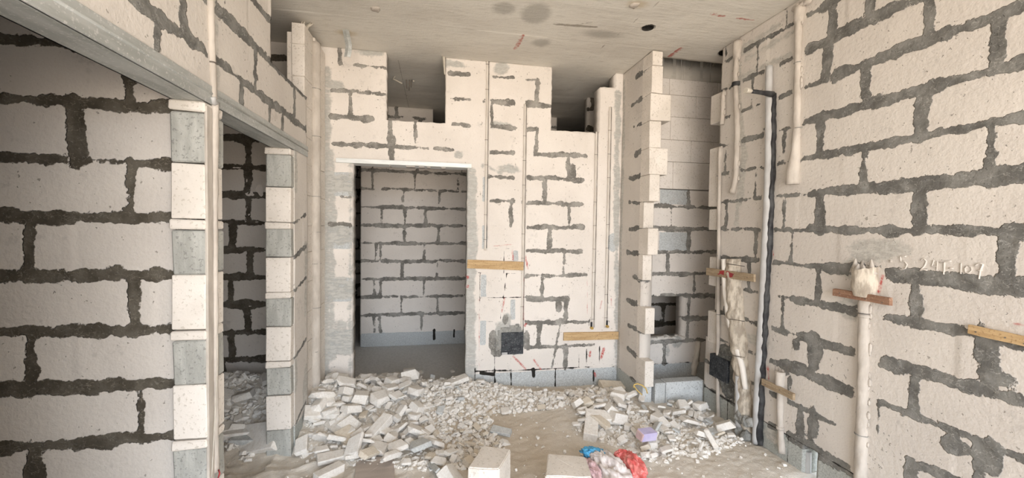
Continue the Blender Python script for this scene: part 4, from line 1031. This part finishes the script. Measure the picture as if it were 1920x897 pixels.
# yellow strap loop
bm = bmesh.new(); tube(bm, [at(u, v, 'Y', 3.12) for u, v in [(1188, 727), (1189, 722), (1195, 720), (1204, 723), (1211, 729), (1214, 738)]], .006, 8, sub=.02)
tube(bm, [at(u, v, 'Y', 3.12) for u, v in [(1189, 724), (1194, 732), (1204, 741)]], .005, 8, sub=.02)
props(seat(from_bm('strap_loop', bm, M_YEL)), 'yellow strap loop lying at the foot of the stub wall', 'strap')

# ---- rubble
def hull(seed, kind):
    rnd = random.Random(seed); bm = bmesh.new()
    if kind == 'slab': s = (1, rnd.uniform(.5, .85), rnd.uniform(.15, .27))
    elif kind == 'stick': s = (1, rnd.uniform(.22, .34), rnd.uniform(.2, .3))
    else: s = (1, rnd.uniform(.65, .95), rnd.uniform(.36, .6))
    pts = []
    for sx in (-1, 1):
        for sy in (-1, 1):
            cut = rnd.uniform(.1, .6)
            for sz in (-1, 1): pts.append((sx*(1-rnd.uniform(0, .35)*(sz > 0)-cut*.4), sy*(1-rnd.uniform(0, .25)-cut*.25*rnd.random()), sz*(1-rnd.uniform(0, .25))))
    for k in range(rnd.choice([2, 3, 4])): pts.append((rnd.uniform(-1.05, 1.05), rnd.choice([-1, 1])*rnd.uniform(.8, 1.08), rnd.uniform(-.7, .7)))
    pts.append((1.1, rnd.uniform(-.5, .5), rnd.uniform(-.5, .5)))
    for p in pts: bm.verts.new((p[0]*.5*s[0], p[1]*.5*s[1], p[2]*.5*s[2]))
    r = bmesh.ops.convex_hull(bm, input=bm.verts)
    bmesh.ops.delete(bm, geom=list(set([g for g in r['geom_interior']+r['geom_unused'] if isinstance(g, bmesh.types.BMVert)])), context='VERTS')
    bmesh.ops.dissolve_limit(bm, angle_limit=.2, verts=bm.verts, edges=bm.edges)
    bmesh.ops.bevel(bm, geom=list(bm.edges), offset=.02, segments=1, affect='EDGES')
    me = bpy.data.meshes.new('block_fragment'); bm.to_mesh(me); bm.free(); return me
LIB = [hull(i, ['slab', 'slab', 'chunk', 'stick', 'chunk', 'slab'][i % 6]) for i in range(30)]
for k, me in enumerate(LIB): me.materials.append(M_RUB)
LIBG = [me.copy() for me in LIB[:8]]
for me in LIBG: me.materials[0] = M_RUBG
LIBT = [me.copy() for me in LIB[8:20]]
for me in LIBT: me.materials[0] = M_RUBT
POLY = {'left': [(575, 735), (600, 715), (660, 708), (770, 715), (800, 790), (880, 860), (800, 862), (655, 850), (560, 835)],
        'centre': [(770, 712), (870, 712), (950, 735), (1080, 735), (1160, 722), (1160, 745), (1075, 762), (920, 770), (930, 800), (955, 835), (880, 860), (800, 790)],
        'right': [(1080, 768), (1170, 742), (1225, 752), (1318, 752), (1350, 790), (1400, 810), (1330, 835), (1230, 850), (1150, 820), (1080, 800)],
        'side': [(415, 735), (515, 690), (512, 800), (470, 850), (415, 830)]}
def inside(u, v, poly):
    c = False
    for (x0, y0), (x1, y1) in zip(poly, poly[1:]+poly[:1]):
        if (y0 > v) != (y1 > v) and u < (x1-x0)*(v-y0)/(y1-y0)+x0: c = not c
    return c
ZP = .08
PW = {k: [(T(u, v, ZP).x, T(u, v, ZP).y) for u, v in p] for k, p in POLY.items()}
def hz(x, y): return float(heap(np.array(x), np.array(y)))
rr_ = random.Random(99)
placed = []
def place_frag(me, x, y, size, zoff=0, name='block_fragment', label=None, group=None, rot=None):
    o = bpy.data.objects.new(name, me); COL.objects.link(o)
    o.location = (x, y, fz(x, y)+zoff)
    o.rotation_euler = rot or (rr_.gauss(0, .30), rr_.gauss(0, .30), rr_.uniform(0, 6.28)); o.scale = (size,)*3
    return props(o, label, 'rubble', group)
LB = {'left': ('broken white block piece in the rubble heap by the left corner and doorway', 'white fragments in the left heap'),
      'centre': ('broken white block piece in the low rubble along the back wall', 'white fragments along the back wall'),
      'right': ('broken white block piece in the heap in front of the alcove', 'white fragments in the right heap'),
      'side': ('broken block piece on the floor inside the dark left opening', 'fragments inside the left opening')}
def scatter(key, n, smin, smax, gap, lift):
    poly = PW[key]; xs_ = [p[0] for p in poly]; ys_ = [p[1] for p in poly]; k = 0; tries = 0
    while k < n and tries < n*120:
        tries += 1; x = rr_.uniform(min(xs_), max(xs_)); y = rr_.uniform(min(ys_), max(ys_))
        if not inside(x, y, poly): continue
        s = smin+(smax-smin)*rr_.random()**1.7
        if key == 'centre': s *= .72
        if any((x-a)**2+(y-b_)**2 < (gap*(s+c_)*.5)**2 for a, b_, c_ in placed): continue
        if y+s*.5 > DB-.01 and not (xj+.05 < x < xr-.05) : continue
        if x-s*.5 < WL-.02 and key != 'side': continue
        placed.append((x, y, s)); q = rr_.random()
        tan = key == 'centre' and x > .0 and y < 3.2
        me = rr_.choice(LIBG) if q < .05 else (rr_.choice(LIBT) if (q < .12 or tan and q < .75) else rr_.choice(LIB))
        place_frag(me, x, y, s, s*.16+lift+rr_.uniform(0, .02), 'block_fragment', *LB[key]); k += 1
    return k
cnt = scatter('left', 112, .07, .175, .52, .022)+scatter('right', 76, .06, .155, .52, .020)+scatter('centre', 78, .06, .13, .60, .008)+scatter('side', 12, .08, .18, .5, .01)
# the many smaller chips: one object
bmv, bmf = [], []
def addchip(me, x, y, z, s, rot):
    R_ = rot.to_matrix(); b0_ = len(bmv)
    for v in me.vertices: bmv.append((R_@(v.co*s))+Vector((x, y, z)))
    for p in me.polygons: bmf.append([b0_+i for i in p.vertices])
SM = [hull(100+i, ['chunk', 'slab', 'chunk'][i % 3]) for i in range(10)]
from mathutils import Euler
def chips(key, n, smin, smax, spread=0, lift=.3):
    poly = PW[key]; xs_ = [p[0] for p in poly]; ys_ = [p[1] for p in poly]; k = 0
    while k < n:
        x = rr_.uniform(min(xs_)-spread, max(xs_)+spread); y = rr_.uniform(min(ys_)-spread, max(ys_)+spread)
        if not inside(x, y, poly):
            if spread == 0 or rr_.random() > .12: continue
        if y > DB-.04 and not (xj+.04 < x < xr-.04): continue
        if x > WR-.03 or (x < WL+.02 and key != 'side'): continue
        if 1.70 < x < 2.0 and y > 3.06: continue
        s = smin+(smax-smin)*rr_.random()**2
        addchip(rr_.choice(SM), x, y, fz(x, y)+s*lift, s, Euler((rr_.gauss(0, .5), rr_.gauss(0, .5), rr_.uniform(0, 6.28)))); k += 1
chips('left', 1500, .02, .06, 0, .0); chips('centre', 2400, .015, .05, 0, .2); chips('right', 1200, .018, .055, 0, .0); chips('side', 500, .02, .06)
chips('left', 250, .01, .03, .25); chips('right', 350, .01, .035, .3); chips('centre', 250, .01, .03, .2)
for k in range(900):   # grit over the open floor
    x, y = rr_.uniform(-.9, 2.25), rr_.uniform(1.6, 3.6); s = .006+.016*rr_.random()**3
    addchip(rr_.choice(SM), x, y, fz(x, y)+s*.2, s, Euler((rr_.random(), rr_.random(), rr_.uniform(0, 6.28))))
me = bpy.data.meshes.new('rubble_chips'); me.from_pydata([tuple(v) for v in bmv], [], bmf); o = link('rubble_chips', me, M_RUB)
props(o, 'small white chips and grit filling the gaps between the larger rubble pieces', 'rubble', kind='stuff')
# particular pieces one can pick out
def solo(me, u, v, z, size, rot, label, mat=None, scale=None):
    p = T(u, v, z); o = place_frag(me, p.x, p.y, size, size*.12, 'block_fragment', label, None, rot)
    if scale: o.scale = tuple(size*s for s in scale)
    return o
brick = bpy.data.meshes.new('cut_piece'); bm = bmesh.new(); bbox(bm, -.5, .5, -.2, .2, -.17, .17, .015, .02); bm.to_mesh(brick); bm.free(); brick.materials.append(M_RUB)
slab = bpy.data.meshes.new('slab_piece'); bm = bmesh.new(); bbox(bm, -.5, .5, -.24, .24, -.09, .09, .015, .03); bm.to_mesh(slab); bm.free(); slab.materials.append(M_RUB)
slabT = slab.copy(); slabT.materials[0] = M_RUBT
slabG = slab.copy(); slabG.materials[0] = M_RUBG
solo(brick, 617, 882, .03, .17, (0, 0, .75), 'long squared white offcut lying alone at the lower left of the floor')
solo(slab, 625, 858, .03, .19, (.1, .05, .35), 'flat dusty piece just behind the squared offcut at lower left')
solo(slabG, 818, 872, .06, .16, (1.0, .2, 1.9), 'large grey-white pointed slab standing left of the left foreground block')
solo(LIB[2], 845, 886, .05, .15, (.6, .4, 1.0), 'white chunk leaning beside the left foreground block')
solo(slabG, 940, 802, .06, .15, (.2, .1, -.4), 'greenish grey flat piece at the edge of the bare floor patch')
solo(LIB[4], 947, 822, .05, .08, (.2, .5, .3), 'small upright chunk under the grey flat piece by the bare patch')
solo(slab, 855, 723, .14, .22, (0, -.22, .25), 'long white slab leaning at the right side of the doorway')
solo(brick, 767, 697, .02, .12, (0, 0, .1), 'squared white piece alone on the corridor floor behind the doorway')
solo(LIB[8], 789, 700, .02, .06, (.2, 0, .9), 'small white lump right of the squared piece in the doorway')
solo(LIB[4], 848, 700, .0, .05, (.2, 0, .4), 'small chip on the corridor floor near the right jamb')
solo(LIB[10], 722, 706, .03, .09, (.2, 0, .4), 'low dusty lump in the left part of the doorway')
solo(brick, 700, 790, .16, .34, (.1, -.35, .95), 'long narrow offcut leaning up through the middle of the left heap', scale=(1, .55, .6))
solo(slab, 640, 785, .16, .25, (.3, .1, -.9), 'wide pale slab on top of the left heap')
solo(slab, 604, 765, .2, .24, (.35, .2, .35), 'large flat slab high in the left heap near the corner column')
solo(slabT, 660, 815, .1, .24, (.15, .3, -.8), 'tan slab tilted at the foot of the left heap')
solo(brick, 1108, 795, .1, .24, (.1, -.25, 1.15), 'long offcut leaning at the left side of the right heap')
solo(slab, 1130, 778, .12, .26, (.2, .1, -.1), 'long flat slab across the top of the right heap')
solo(slabG, 1332, 812, .03, .13, (.05, .05, .1), 'flat bluish grey piece on the dust right of the right heap')
solo(LIB[1], 1184, 842, .03, .09, (.1, .1, .2), 'pale chip on the floor between the right heap and the crumpled bag')
solo(slab, 1305, 742, .08, .13, (1.3, .2, .2), 'upright splinter leaning against the alcove curb')
solo(slabT, 1150, 722, .06, .26, (.2, .1, 0), 'long tan slab at the foot of the back wall near the stub wall')
solo(slab, 488, 765, .30, .34, (.75, -.25, -.4), 'large dark slab leaning inside the left opening', scale=(1, 1.3, 1))
solo(slab, 455, 795, .16, .26, (.1, .05, .15), 'long flat slab lying inside the left opening')
solo(slabG, 470, 818, .10, .22, (.1, .05, -.1), 'grey slab under the long flat slab inside the left opening')
solo(slab, 438, 765, .26, .24, (.2, .1, .5), 'slab piece at the left edge inside the left opening')
